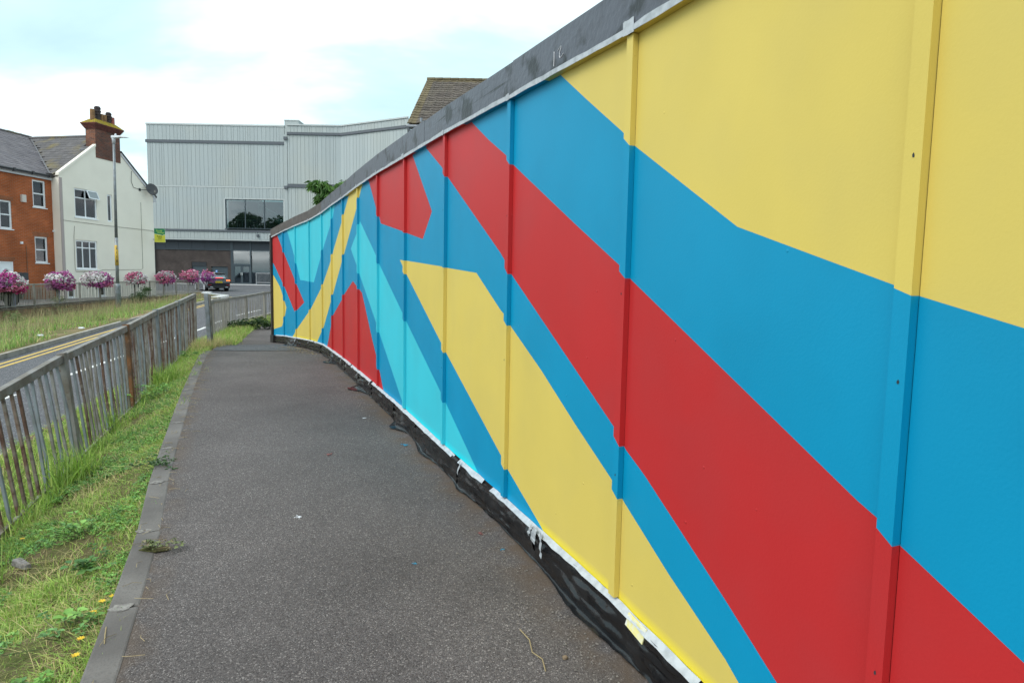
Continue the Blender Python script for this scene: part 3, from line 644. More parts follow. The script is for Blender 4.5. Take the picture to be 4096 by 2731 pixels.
# ---------------------------------------------------------------- black plastic sheet taped along the foot
plast = thing('plastic_sheet', 'crumpled black plastic sheet taped along the foot of the painted hoarding', 'plastic sheet', (W[6][0], W[6][1], zp(W[6][1])))
def fbm(x, y, z=0.0): return mnoise.fractal(Vector((x, y, z)), 1.0, 2.0, 5)
FLARE = [(8.45, .12, .16), (5.85, .12, .16), (2.0, .16, .35), (10.5, .08, .16), (12.3, .03, .12), (11.4, .03, .2), (14.0, .03, .3)]
def flare(s): return sum(a*math.exp(-((s-c)/w)**2) for c, a, w in FLARE)
CUT = [0.22, 1.05, 2.25, 3.15, 4.35, 5.45, 6.75, 7.0, 8.25, 9.05, 10.2, 11.05, 12.2, 13.45, 15.2, 17.0, 19.0]
for ci in range(len(CUT)-1):
    s0, s1 = CUT[ci]-.04, CUT[ci+1]; ns = max(8, int((s1-s0)/.022)); NR = 15; V = []
    for k in range(ns+1):
        s = s0+(s1-s0)*k/ns; f = frame_at(s); zt_ = f.zb(s)-.012+.012*fbm(s*4, ci)
        pa = f.p(s, 0, 0); zg = zp(pa.y)+.008; hh = zt_-zg
        for r in range(NR+1):
            t = r/NR; fl = flare(s)
            drape = .010+.003*(ci % 2)+t*(.012+fl*.8)
            # taut creases pulled nearly along the wall, sharper puckers near the tape
            rg1 = 1-min(1, 2.2*abs(fbm(s*.55+ci*3, t*3.2+s*.5, 1))); rg2 = 1-min(1, 2.6*abs(fbm(s*1.6+ci, t*2.2-s*.8, 5)))
            cre = (.020*rg1**3+.014*rg2**4)*math.sin(math.pi*min(1, .12+t*.9))
            puck = .006*fbm(s*16, t*2+s*4, 2+ci)*(1-t)+.006*fbm(s*7, t*4, 6)*t
            if t < .86: z = zt_-hh*(t/.86); n_ = drape+cre+puck
            else:
                z = zg+.008*abs(fbm(s*11, t*9, 4))+.003; n_ = drape+cre+puck+(t-.86)/.14*(.006+.045*max(0, fbm(s*1.1, 1, 7))+fl*.5)
            z += .008*fbm(s*13, t*4, 8)*t
            V.append(tuple(f.p(s, max(.004+.003*(ci % 2), n_), max(z, zg))))
    F_ = [(k*(NR+1)+r, (k+1)*(NR+1)+r, (k+1)*(NR+1)+r+1, k*(NR+1)+r+1) for k in range(ns) for r in range(NR)]
    mesh_np('plastic_length', V, [np.array(F_)], m_plastic, plast, smooth=True)
m_tape_grey = mat('grey_duct_tape', (.36, .38, .40), .5, .4, var=(30, (.26, .28, .30), .4, .7), bump=(40, .003))
# tape holding the plastic
rs = random.Random(3)
s = .25
while s < 18.8:
    L = rs.uniform(.35, 1.0); e = min(s+L, 18.9); q = MB(); K = max(4, int(L/.07)); wv = rs.uniform(.008, .018)
    for k in range(K+1):
        u = s+(e-s)*k/K; f = frame_at(u); z = f.zb(u)
        q.v += [tuple(f.p(u, .030+.010*fbm(u*7, 1), z-wv-.012*abs(fbm(u*5, 3)))), tuple(f.p(u, .0035, z+.004+.007*fbm(u*6, 9)))]
    for k in range(K): q.f.append((2*k, 2*k+2, 2*k+3, 2*k+1)); q.m.append(0)
    q.build('tape_strip', m_tape, plast); s = e-.01 if rs.random() < .75 else e+rs.uniform(.03, .16)
for s, w_, h_, ln in [(12.28, .026, .085, .2), (13.47, .06, .07, .2), (13.54, .03, .11, .4), (13.44, .03, .05, -.3), (9.05, .03, .04, .1), (8.3, .025, .05, 0), (6.75, .03, .09, .1), (7.3, .03, .06, .1), (3.3, .03, .08, 0), (4.0, .03, .05, .5), (2.3, .04, .10, .2)]:
    f = frame_at(s); z = f.zb(s); q = MB(); K = 7
    for k in range(K+1):
        t = k/K; n_ = .032+.022*t+flare(s)*.35*t+.012*fbm(s*5, t*4, 2); u = s+ln*h_*t
        q.v += [tuple(f.p(u-w_/2, n_, z+.012-h_*t)), tuple(f.p(u+w_/2, n_+.004, z+.010-h_*t+.008*fbm(s, t*6, 3)))]
    for k in range(K): q.f.append((2*k, 2*k+1, 2*k+3, 2*k+2)); q.m.append(0)
    q.build('tape_patch', m_tape_grey, plast)
q = MB(); f = frame_at(14.42)
q.hexa([f.p(14.34, .028, f.zb(14.34)-.045), f.p(14.47, .030, f.zb(14.47)-.055), f.p(14.47, .035, f.zb(14.47)-.055), f.p(14.34, .033, f.zb(14.34)-.045), f.p(14.34, .012, f.zb(14.34)+.003), f.p(14.47, .012, f.zb(14.47)+.001), f.p(14.47, .017, f.zb(14.47)+.001), f.p(14.34, .017, f.zb(14.34)+.003)])
q.build('tape_patch', mat('yellow_splashed_tape', (.68, .62, .25), .6, .3, var=(30, (.62, .63, .60), .45, .65)), plast, label='yellow paint-splashed tape patch')
# ================================================================ PEDESTRIAN GUARD RAILS
def guard_rail(name, label, posts, tops, bases, lean, post_m, bar_fn, rail_m, nbar=17, pw=.055, rail=(.05, .06), barw=.014, group=None, cap=True, skip=()):
    """posts: list of (x,y); tops/bases: z; lean: sideways shift of the post tops"""
    root = thing(name, label, 'guard rail', (posts[0][0], posts[0][1], bases[0]), group)
    PT = [Vector((x+l, y, t)) for (x, y), t, l in zip(posts, tops, lean)]; PB = [Vector((x, y, b)) for (x, y), b in zip(posts, bases)]
    for i in range(len(posts)):
        d = (PT[min(i+1, len(PT)-1)]-PT[max(i-1, 0)]); d.z = 0
        pm = post_m[i % len(post_m)] if isinstance(post_m, list) else post_m
        q = MB(); q.beam(PB[i]-Vector((0, 0, .3)), PT[i]+Vector((0, 0, .012)), pw, pw*.9, upv=d.normalized())
        o = q.build('post', pm, root, bevel=.004)
        if pm is m_rustpost: o['label'] = 'orange-rusted post'
    for i in range(len(posts)-1):
        if i in skip: continue
        a, b = PT[i], PT[i+1]; a0, b0 = PB[i], PB[i+1]; d = (b-a).normalized()
        MB().beam(a+d*pw*.55-Vector((0, 0, rail[1]*.5)), b-d*pw*.55-Vector((0, 0, rail[1]*.5)), rail[0], rail[1]).build('top_rail', rail_m, root, bevel=.004)
        la = a0.lerp(a, .045); lb = b0.lerp(b, .045)
        MB().beam(la, lb, .03, .04).build('bottom_rail', rail_m, root)
        n = nbar[i] if isinstance(nbar, list) else nbar
        for k in range(n):
            t = (k+1)/(n+1)+random.uniform(-.004, .004); u = a.lerp(b, t)-Vector((0, 0, rail[1])); v = la.lerp(lb, t)
            bend = random.gauss(0, .008)
            m = bar_fn(i, k)
            q = MB(); mid = u.lerp(v, .5)+d*bend+Vector((bend, 0, 0))
            dd = Vector((d.x, d.y, 0)).normalized(); sd_ = Vector((-dd.y, dd.x, 0))
            pts = [u, mid, v]; o = 0
            for p in pts: q.v += [tuple(p-dd*barw*.5-sd_*barw*.42), tuple(p+dd*barw*.5-sd_*barw*.42), tuple(p+dd*barw*.5+sd_*barw*.42), tuple(p-dd*barw*.5+sd_*barw*.42)]
            for j in range(2):
                for c in range(4): c2 = (c+1) % 4; q.f.append((4*j+c, 4*j+c2, 4*j+4+c2, 4*j+4+c)); q.m.append(0)
            o = q.build('bar', m, root)
            if m is m_rust: o['label'] = 'rust-brown bar'
    return root
rb = random.Random(11)
def near_bar(i, k):
    p = .36 if i < 4 else .46
    r = rb.random()
    return m_rust if r < p*.8 else (m_galvb if r < .62 else m_galv)
NP_ = [(-2.95, 1.2), (-3.10, 2.1), (-3.60, 4.0), (-4.14, 5.9), (-4.79, 7.8), (-5.39, 9.5), (-6.05, 11.3), (-6.72, 13.2)]
guard_rail('guard_rail', 'long rusty grey guard rail leaning beside the grass verge, nearest the footpath', NP_, [.38, .40, .565, .81, .95, 1.06, 1.135, 1.23], [-.55, -.5, -.45, -.24, -.14, -.01, .06, .16], [-.15, -.15, -.15, -.14, -.046, -.04, -.01, .0],
           [m_galv, m_galv, m_galv, m_galv, m_rustpost, m_galvb, m_galvb, m_galv], near_bar, m_galv, nbar=[5, 13, 15, 16, 15, 16, 16], pw=.07, rail=(.055, .075), barw=.0245)
rb2 = random.Random(5)
SP = [(-6.31, 13.0), (-8.05, 16.7), (-8.28, 17.3), (-9.20, 20.2), (-9.52, 22.3), (-9.45, 23.8), (-8.9, 25.6)]
r2_ = guard_rail('guard_rail', 'grey guard rail with dull bars standing past the gap near the dark hoarding corner', SP[1:], [.96, .97, .955, .985, 1.09, 1.15], [-.09, -.09, -.10, -.07, -.0, .04], [-.06, -.03, .0, .0, 0, 0], m_oldgalv, lambda i, k: m_oldgalv if rb2.random() < .7 else m_galv, m_oldgalv, nbar=[4, 20, 17, 14, 14], pw=.075, rail=(.055, .075), barw=.019)
sgl = thing('gap_post', 'single leaning blue-grey steel post at the gap between the two guard rails', 'post', (-6.31, 13.0, .03))
MB().beam((-6.31, 13.0, -.1), (-6.37, 13.0, 1.24), .085, .03, upv=(0, 1, 0)).build('flat_post', m_galvb, sgl, bevel=.004)
MB().beam((-6.26, 13.03, -.1), (-6.31, 13.03, 1.22), .014, .06, upv=(0, 1, 0)).build('flange', m_galv, sgl)
# rail on the retaining wall across the road
yr_ = [21.9, 23.9, 25.75]+[27.6, 29.3, 31.2, 33.1, 35.0, 37.0, 39.0, 41.0, 43.0, 45.1, 47.2]
fr3 = guard_rail('guard_rail', 'brown-grey guard rail on the brick retaining wall below the flower planters', [(xrail(y), y) for y in yr_], [zrail(y)+.97 for y in yr_], [zrail(y) for y in yr_], [0]*len(yr_), m_oldgalv, lambda i, k: m_oldgalv, m_oldgalv, nbar=17, pw=.06, rail=(.05, .06), barw=.016)
for y in (26.35, 29.55):
    p = thing('white_post', 'white striped post behind the far guard rail at the %s' % ('brick house' if y < 28 else 'corner of the cream house'), 'post', (xrail(y)-.12, y, zrail(y)))
    MB().beam((xrail(y)-.12, y, zrail(y)), (xrail(y)-.12, y, zrail(y)+.93), .11, .05, upv=(0, 1, 0)).build('post_body', m_whitesteel, p, bevel=.005)
    MB().beam((xrail(y)-.04, y, zrail(y)), (xrail(y)-.04, y, zrail(y)+.93), .05, .05, upv=(0, 1, 0)).build('post_edge', mat('lilac_steel', (.30, .30, .42), .5), p, bevel=.005)
# retaining wall of bricks
m_rbrick = brick_mat('retaining_brick', (.20, .105, .065), (.135, .085, .06), (.20, .17, .14), (-0.129, .992, 0))
m_rbrick1 = mat('old_brown_brick', (.27, .145, .095), .9, .2, var=(2, (.16, .12, .085), .4, .65, 6), rnd=.28)
rw = thing('retaining_wall', 'low brown brick retaining wall under the far guard rail', 'wall', (xrail(26), 26, zrail(26)-.6))
q = MB(); ua = Vector((-0.129, .992, 0)).normalized(); un = Vector((ua.y, -ua.x, 0))
q.hexa([P3(Vector((xrail(y)+dx, y, 0)), z(y)) for z in (lambda y: zrail(y)-1.3, lambda y: zrail(y)-.085) for y, dx in ((16, .02), (16, .10), (48, .10), (48, .02))])
q.build('core', m_mortar, rw)
q = MB()
y = 16.0
me_cope = None
for k in range(36):
    ya, yb = 16+k*.9, 16+k*.9+.89
    MB().hexa([P3(Vector((xrail(yy)+dx, yy, 0)), zrail(yy)+dz) for dz in (-.085, -.012) for yy, dx in ((ya, -.10), (ya, .15), (yb, .15), (yb, -.10))]).build('coping_stone', mat('brown_coping', (.16, .125, .10), .9, .2, var=(3, (.11, .09, .075), .4, .7), rnd=.12) if k == 0 else bpy.data.materials['brown_coping'], rw)
mb_ = MB().box((0, 0, 0), (.03, .215, .065)); me_b = bpy.data.meshes.new('brick'); me_b.from_pydata(mb_.v, [], mb_.f); me_b.materials.append(m_rbrick1)
rest = MB(); cnt = 0
for row in range(8):
    for k in range(138):
        yy = 17+k*.225+(row % 2)*.1125; z = zrail(yy)-.16-row*.075
        rz = Matrix.Translation((xrail(yy)+.10+random.uniform(0, .006), yy, z)) @ Matrix.Rotation(math.atan(.13), 4, 'Z')
        if 24.2 < yy < 35.5 and cnt < 300 and row < 6: instance(me_b, 'brick', rz, rw); cnt += 1
        else: rest.add([tuple(rz @ Vector(v)) for v in mb_.v], mb_.f)
rest.build('brickwork', m_rbrick1, rw, kind='stuff')

# ================================================================ LAMP POST
lp = thing('street_lamp', 'tall grey street lamp standing on the grassy bank in front of the cream house', 'street lamp', (-18.92, 30, .0))
lx = -18.92
MB().lathe([(.115, -.3), (.115, 1.12), (.108, 1.17), (.075, 1.24)], (lx, 30, 0), 14).build('base_section', m_galvb, lp, smooth=True)
q = MB(); q.tube([(lx, 30, 1.2), (lx+.02, 30, 3.4)], [.072, .068], 12); q.build('shaft', m_galvb, lp, smooth=True)
q = MB(); q.tube([(lx+.02, 30, 3.40), (lx+.07, 30, 7.85)], [.066, .05], 12); q.build('upper_shaft', m_galvb, lp, smooth=True)
m_ytag = mat('yellow_tag', (.55, .36, .05), .6); m_ink = mat('black_ink', (.02, .02, .02), .6)
MB().lathe([(.078, 2.1), (.078, 3.05)], (lx+.006, 30, 0), 12).build('number_band', m_ytag, lp, smooth=True)
for k, ch in enumerate('2118'):
    text_mesh(ch, .17, m_ink, Matrix.Translation((lx+.075*.65, 30-.064, 2.90-k*.20)) @ Matrix.Rotation(R(32), 4, 'Z') @ Matrix.Rotation(R(90), 4, 'X'), 'number', lp)
m_head = mat('pale_grey_lamp', (.52, .55, .58), .4)
MB().lathe([(.07, 0), (.075, .22), (.07, .24)], (lx+.07, 30, 7.78), 12).build('spigot', m_head, lp, smooth=True)
q = MB()
out_ = [(-.10, 8.03, .05, .10), (.0, 8.02, .09, .11), (.18, 8.03, .11, .10), (.38, 8.06, .12, .06), (.62, 8.05, .10, .035), (.74, 8.03, .03, .012)]
for dx, z, hw, hh in out_: q.v += [(lx+.07+dx, 30-hw, z), (lx+.07+dx, 30+hw, z), (lx+.07+dx, 30+hw*.8, z+hh), (lx+.07+dx, 30-hw*.8, z+hh)]
for j in range(len(out_)-1):
    for c in range(4): c2 = (c+1) % 4; q.f.append((4*j+c, 4*j+c2, 4*j+4+c2, 4*j+4+c)); q.m.append(0)
q.f += [(0, 1, 2, 3), tuple(4*(len(out_)-1)+i for i in (3, 2, 1, 0))]; q.m += [0, 0]
q.build('lantern', m_head, lp, bevel=.01)
MB().lathe([(.05, 0), (.05, .04), (.03, .10), (.008, .115)], (lx+.17, 30, 8.12), 10).build('photocell', m_whitesteel, lp, smooth=True)

# ================================================================ HOUSES ACROSS THE ROAD
HA = Vector((-24.362, 34.0, 0)); HT = Vector((.1838, .98296, 0)); HN = Vector((.98296, -.1838, 0))
def hp(s, n, z): q = HA+HT*s+HN*n; return Vector((q.x, q.y, z))
m_render = mat('cream_render', (.86, .81, .715), .85, .2, var=(1.1, (.81, .76, .67), .42, .75, 6), bump=(60, .002), fine=(0.6, (.82, .765, .67), .5, .8))
m_pinkstrip = mat('dull_pink_trim', (.42, .36, .35), .8, .2)
m_hbrick = brick_mat('orange_brick', (.47, .115, .034), (.37, .09, .03), (.40, .20, .12), tuple(HT))
m_soldier = brick_mat('soldier_brick', (.34, .09, .03), (.27, .075, .028), (.34, .19, .12), tuple(HT), sx=.34)
m_hbrick2 = brick_mat('weathered_lower_brick', (.30, .125, .065), (.24, .11, .06), (.30, .22, .16), tuple(HT))
m_upvc = mat('white_upvc', (.80, .82, .85), .35, .5)
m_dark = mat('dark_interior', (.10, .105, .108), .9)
m_glass = glass_mat('window_glass')
m_curtain = mat('grey_net_curtain', (.30, .33, .35), .9)
m_slate = mat('grey_slate', (.105, .098, .112), .7, .35, rnd=.16, var=(2.0, (.14, .13, .14), .4, .7, 5))
m_slate2 = mat('mossy_slate', (.105, .098, .100), .75, .3, rnd=.16, var=(.9, (.16, .13, .06), .50, .68, 5))
m_black = mat('black_gutter', (.018, .019, .022), .4)
m_fascia = mat('white_fascia', (.55, .55, .58), .5)
def wbox(q, s0, s1, n0, n1, z0, z1, mi=0):
    return q.hexa([hp(s0, n0, z0), hp(s1, n0, z0), hp(s1, n1, z0), hp(s0, n1, z0), hp(s0, n0, z1), hp(s1, n0, z1), hp(s1, n1, z1), hp(s0, n1, z1)], mi)
def wall_with_holes(q, outline, holes, n, depth, mi=0):
    """outline: polygon (s,z); holes: rects (s0,s1,z0,z1) - cut by a grid of columns"""
    bm = bmesh.new(); bm.faces.new([bm.verts.new((s, z, 0)) for s, z in outline])
    for s0, s1, z0, z1 in holes:
        for co, no in (((s0, 0, 0), (1, 0, 0)), ((s1, 0, 0), (1, 0, 0)), ((0, z0, 0), (0, 1, 0)), ((0, z1, 0), (0, 1, 0))):
            bmesh.ops.bisect_plane(bm, geom=bm.verts[:]+bm.edges[:]+bm.faces[:], dist=1e-5, plane_co=co, plane_no=no)
    kill = [f for f in bm.faces if any(s0 < f.calc_center_median().x < s1 and z0 < f.calc_center_median().y < z1 for s0, s1, z0, z1 in holes)]
    bmesh.ops.delete(bm, geom=kill, context='FACES'); bm.verts.index_update(); bm.verts.ensure_lookup_table()
    o = len(q.v); k = len(bm.verts); q.v += [tuple(hp(v.co.x, n, v.co.y)) for v in bm.verts]; q.v += [tuple(hp(v.co.x, n-depth, v.co.y)) for v in bm.verts]
    for f in bm.faces: q.f.append(tuple(o+v.index for v in f.verts)); q.m.append(mi)
    for e in bm.edges:
        if e.is_boundary: a, b = e.verts[0].index+o, e.verts[1].index+o; q.f.append((a, b, b+k, a+k)); q.m.append(mi)
    bm.free(); return q
def window(root, s0, s1, z0, z1, n, bars_v=(), bars_h=(), fw_=.085, sill=True, curtain=None, opened=None, sash=False):
    """frame with panes as sub-parts; n = plane of the wall face; bars as fractions"""
    q = MB(); nf, nb = n-.05, n-.12
    wbox(q, s0, s0+fw_, nb, nf, z0, z1); wbox(q, s1-fw_, s1, nb, nf, z0, z1); wbox(q, s0+fw_, s1-fw_, nb, nf, z1-fw_, z1); wbox(q, s0+fw_, s1-fw_, nb, nf, z0, z0+fw_)
    for b in bars_v: s = s0+(s1-s0)*b[0]; wbox(q, s-.03, s+.03, nb+.004, nf-.004, z0+fw_+(z1-z0-2*fw_)*b[1], z0+fw_+(z1-z0-2*fw_)*b[2])
    for b in bars_h: z = z0+(z1-z0)*b; wbox(q, s0+fw_, s1-fw_, nb+.008, nf-.002 if not sash else nf+.01, z-.03, z+.03)
    w = q.build('window', m_upvc, root)
    # panes
    vs_ = sorted(set([0, 1])); zs = sorted([0]+list(bars_h)+[1])
    for zi in range(len(zs)-1):
        za, zb = z0+(z1-z0)*zs[zi], z0+(z1-z0)*zs[zi+1]
        bs = [0]+[b[0] for b in bars_v if b[1]-.02 <= (zs[zi]+zs[zi+1])/2 <= b[2]+.02]+[1]
        for bi in range(len(bs)-1):
            sa, sb = s0+(s1-s0)*bs[bi], s0+(s1-s0)*bs[bi+1]
            wbox(MB(), sa+.03, sb-.03, nb+.03, nb+.036, za+.03, zb-.03).build('pane', m_glass, w)
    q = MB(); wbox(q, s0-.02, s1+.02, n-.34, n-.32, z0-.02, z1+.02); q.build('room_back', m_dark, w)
    if curtain:
        for a, b in curtain: wbox(MB(), s0+(s1-s0)*a, s0+(s1-s0)*b, n-.2, n-.19, z0+.05, z1-.05).build('curtain', m_curtain, w)
    if sill: wbox(MB(), s0-.05, s1+.05, n-.10, n+.035, z0-.05, z0-.002).build('sill', m_upvc, w)
    return w
# ---- cream rendered house
ch = thing('cream_house', 'cream rendered gable house with a tall brick chimney', 'house', tuple(hp(0, 0, .25)))
ZB = -.2
W1 = (.90, 2.38, 4.80, 6.39); SL = (3.10, 3.46, 4.77, 6.35); W3 = (.85, 2.28, 1.95, 3.56); W4 = (2.22, 2.78, .42, 1.05); W5 = (.25, .70, .36, .90)
q = MB(); wall_with_holes(q, [(0, ZB), (6.70, ZB), (6.70, 6.86), (4.22, 8.92), (3.35, 8.97), (2.42, 8.90), (0, 6.93)], [W1, SL, W3, W4, W5], 0, .25)
wbox(q, 0, .25, -6, -.25, ZB, 6.8); wbox(q, 6.45, 6.70, -6, -.25, ZB, 6.8)
q.build('wall', m_render, ch)
w = window(ch, *W1, 0, bars_v=[(.5, 0, 1)], bars_h=[.68], curtain=[(.0, .18)])
q = MB(); sA, sB, zA, zB_ = 1.66, 2.36, 5.90, 6.36   # top light pushed open
for (a, b, c, d) in ((sA, sA+.05, zA, zB_), (sB-.05, sB, zA, zB_), (sA+.05, sB-.05, zB_-.05, zB_), (sA+.05, sB-.05, zA, zA+.05)):
    pts = []
    for z in (c, d):
        for s, dn in ((a, 0), (b, 0), (b, .04), (a, .04)): pts.append(hp(s, .01+dn+(zB_-z)*.42, z))
    q.hexa(pts)
cs = q.build('casement', m_upvc, ch, label='top light pushed open')
MB().hexa([hp(s, .025+dn+(zB_-z)*.42, z) for z in (zA+.05, zB_-.05) for s, dn in ((sA+.05, 0), (sB-.05, 0), (sB-.05, .006), (sA+.05, .006))]).build('pane', m_curtain, cs)
window(ch, *SL, 0, sill=False)
window(ch, *W3, 0, bars_v=[(.333, 0, 1), (.666, 0, 1)], bars_h=[.74], curtain=[(.03, .97)])
window(ch, *W4, 0); window(ch, *W5, 0)
wbox(MB(), -.012, .16, -.02, .014, ZB, 6.80).build('corner_strip', m_pinkstrip, ch)
def rake(name, a, b, m, n0, n1, t0, t1): 
    (s0, z0), (s1, z1) = a, b
    return MB().hexa([hp(s0, n0, z0+t0), hp(s1, n0, z1+t0), hp(s1, n1, z1+t0), hp(s0, n1, z0+t0), hp(s0, n0, z0+t1), hp(s1, n0, z1+t1), hp(s1, n1, z1+t1), hp(s0, n1, z0+t1)]).build(name, m, ch)
rake('verge_trim', (-.06, 6.87), (2.42, 8.88), m_render, -.16, .05, .03, .17)
rake('bargeboard', (4.22, 8.78), (6.92, 6.54), m_fascia, -.02, .04, -.02, .14)
rake('verge_cap', (4.22, 8.94), (6.98, 6.65), m_black, -.3, .07, .0, .09)
MB().hexa([hp(s, n, z) for z in (6.38, 6.66) for s, n in ((6.70, -.3), (6.92, -.3), (6.92, .03), (6.70, .03))]).build('eave_box', m_fascia, ch)
# back slope of the gable roof, away from view
MB().hexa([hp(3.35, n, 9.66+dz) if s == 0 else hp(6.95, n, 6.66+dz) for dz in (-.06, .02) for s, n in ((0, -6), (1, -6), (1, -.3), (0, -.3))]).build('roof_slope', m_slate, ch)
MB().tube([hp(0.1, .012, 4.55), hp(3, .012, 4.52), hp(6.6, .012, 4.54)], .011, 5).build('cable', m_galv, ch)
MB().tube([hp(5.66, .012, 6.2), hp(5.65, .012, 2.12), hp(5.5, .012, 2.04), hp(2.6, .012, 1.95), hp(2.3, .012, 1.85), hp(.8, .012, 1.8), hp(.74, .012, 2.0), hp(.75, .012, 3.7), hp(.82, .012, 4.3)], .010, 5).build('cable', m_galv, ch)
MB().tube([hp(5.0, .012, 8.0), hp(4.95, .02, 7.35), hp(5.1, .02, 7.05), hp(5.6, .02, 6.98)], .012, 5).build('cable', m_black, ch)
# chimney
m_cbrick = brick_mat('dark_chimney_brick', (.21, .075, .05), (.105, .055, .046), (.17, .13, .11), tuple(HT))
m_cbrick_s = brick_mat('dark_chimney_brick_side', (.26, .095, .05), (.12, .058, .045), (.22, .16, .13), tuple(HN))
m_lichen = mat('yellow_lichen', (.30, .22, .025), .95, .1, var=(6, (.16, .13, .05), .45, .7, 6), bump=(18, .03))
m_corbel = mat('red_brown_corbel', (.15, .055, .045), .9, .2, var=(8, (.09, .04, .036), .4, .7))
cd = .02; CW_ = .62
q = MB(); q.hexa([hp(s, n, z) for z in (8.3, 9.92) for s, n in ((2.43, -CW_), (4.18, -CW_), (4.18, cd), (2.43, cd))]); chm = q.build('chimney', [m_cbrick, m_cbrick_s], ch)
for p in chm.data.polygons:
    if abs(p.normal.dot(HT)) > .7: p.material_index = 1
for k in range(5):
    o_ = .035*(k+1); MB().hexa([hp(s, n, z) for z in (9.922+k*.062, 9.922+k*.062+.060) for s, n in ((2.43-o_, -CW_-o_), (4.18+o_, -CW_-o_), (4.18+o_, cd+o_), (2.43-o_, cd+o_))]).build('corbel_course', m_corbel, chm)
q = MB(); o_ = .175; b_ = .10; z0, z1 = 10.232, 10.50
q.hexa([hp(s, n, z0) for s, n in ((2.43-o_, -CW_-o_), (4.18+o_, -CW_-o_), (4.18+o_, cd+o_), (2.43-o_, cd+o_))]+[hp(s, n, z1) for s, n in ((2.50+b_, -CW_+b_), (4.11-b_, -CW_+b_), (4.11-b_, cd-b_), (2.50+b_, cd-b_))])
q.build('mortar_cap', m_lichen, chm)
m_pot = mat('buff_chimney_pot', (.27, .155, .075), .85, .2, var=(5, (.17, .10, .06), .4, .7)); m_potd = mat('sooty_chimney_pot', (.07, .055, .055), .85, .2, var=(6, (.03, .027, .03), .4, .7)); m_potp = mat('pink_chimney_pot', (.36, .12, .10), .8, .2)
for sp_, hh, rr, m, cowl in [(2.62, .60, .13, m_pot, 0), (2.98, .62, .14, m_potd, 1), (3.24, .48, .10, m_pot, 0), (3.48, .50, .11, m_pot, 0), (3.76, .52, .13, m_potd, 1), (4.03, .48, .12, m_potp, 0)]:
    c = hp(sp_, -.30, 10.44); pr = [(rr, 0), (rr*.94, hh), (rr*.80, hh), (rr*.75, hh-.1)]
    if cowl: pr = [(rr, 0), (rr*.9, hh*.55), (rr*1.15, hh*.6), (rr*1.15, hh*.75), (rr*.95, hh*.78), (rr*1.3, hh*.86), (rr*1.3, hh*.96), (rr*1.1, hh*1.0), (rr*1.15, hh*1.1), (rr*1.25, hh*1.22), (rr*.9, hh*1.36)]
    MB().lathe(pr, c, 14).build('chimney_pot', m, chm, smooth=False)
MB().hexa([hp(s, n, z) for z in (8.66, 8.70) for s, n in ((2.0, -.66), (2.44, -.66), (2.44, -.05), (2.0, -.05))]).build('lead_flashing', mat('lead', (.30, .31, .34), .5), chm)
# satellite dish
m_dish = mat('dark_grey_dish', (.045, .045, .05), .5)
dr = thing('satellite_dish', 'dark grey satellite dish on a bracket at the eaves of the cream house', 'satellite dish', tuple(hp(5.62, .0, 7.0)))
MB().tube([hp(5.60, 0.0, 6.98), hp(5.75, .22, 6.98), hp(6.1, .34, 7.02)], .02, 6).build('arm', m_black, dr)
q = MB(); MB().hexa([hp(s, n, z) for z in (6.9, 7.06) for s, n in ((5.54, 0.0), (5.68, 0.0), (5.68, .03), (5.54, .03))]).build('wall_plate', m_black, dr)
dc = hp(6.18, .40, 7.08); ax = (HN*.75-HT*.45+Vector((0, 0, .35))).normalized(); a1 = ax.cross(Vector((0, 0, 1))).normalized(); a2 = a1.cross(ax)
q = MB(); rings = 6; seg = 22; q.v.append(tuple(dc-ax*.07))
for r_ in range(1, rings+1):
    for k in range(seg):
        t = 2*math.pi*k/seg; rr = r_/rings; p = dc+a1*math.cos(t)*.34*rr+a2*math.sin(t)*.40*rr-ax*.07*(1-rr*rr); q.v.append(tuple(p))
for k in range(seg): q.f.append((0, 1+k, 1+(k+1) % seg)); q.m.append(0)
for r_ in range(rings-1):
    for k in range(seg): a, b = 1+r_*seg+k, 1+r_*seg+(k+1) % seg; q.f.append((a, b, b+seg, a+seg)); q.m.append(0)
o = q.build('dish', m_dish, dr, smooth=True); sm = o.modifiers.new('thick', 'SOLIDIFY'); sm.thickness = .012
MB().tube([dc-a2*.38, dc-a2*.42+ax*.36], .012, 6).build('feed_arm', m_black, dr)
MB().lathe([(.03, 0), (.045, .03), (.045, .12), (.03, .14)], dc-a2*.42+ax*.34, 10).build('feed_horn', m_galv, dr, smooth=True)
# ---- agent's board on the corner
sg = thing('letting_board', 'green and yellow letting board fixed to the corner of the cream house', 'sign', tuple(hp(6.72, .05, 3.3)))
m_green = mat('sign_green', (.012, .21, .085), .5); m_sy = mat('sign_yellow', (.62, .60, .045), .5); m_lime = mat('sign_lime_text', (.42, .62, .12), .5); m_olive = mat('sign_dark_text', (.13, .16, .01), .5); m_pale = mat('sign_edge', (.7, .78, .6), .5); m_faint = mat('sign_small_text', (.40, .42, .05), .5)
SX = Vector((.995, .10, 0)).normalized(); SN = Vector((SX.y, -SX.x, 0)); so = hp(6.30, .35, 0); zt_ = 4.66; sw, sh_ = .66, .86
def sp(u, v, n=0.0): q = so+SX*u+SN*n; return Vector((q.x, q.y, zt_-v))
MB().poly([sp(0, sh_), sp(sw, sh_), sp(sw, 0), sp(0, 0)], SN*-.02).build('backing', m_pale, sg)
Q = sw/1.22
def sq(u, v, n=0.0): return sp(u*Q, v*Q, n)
MB().poly([sq(.01, .60, .004), sq(.01, .01, .004), sq(1.21, .01, .004), sq(1.21, .70, .004), sq(.98, .66, .004), sq(1.05, .79, .004), sq(.5, .68, .004)], SN*-.003).build('green_band', m_green, sg)
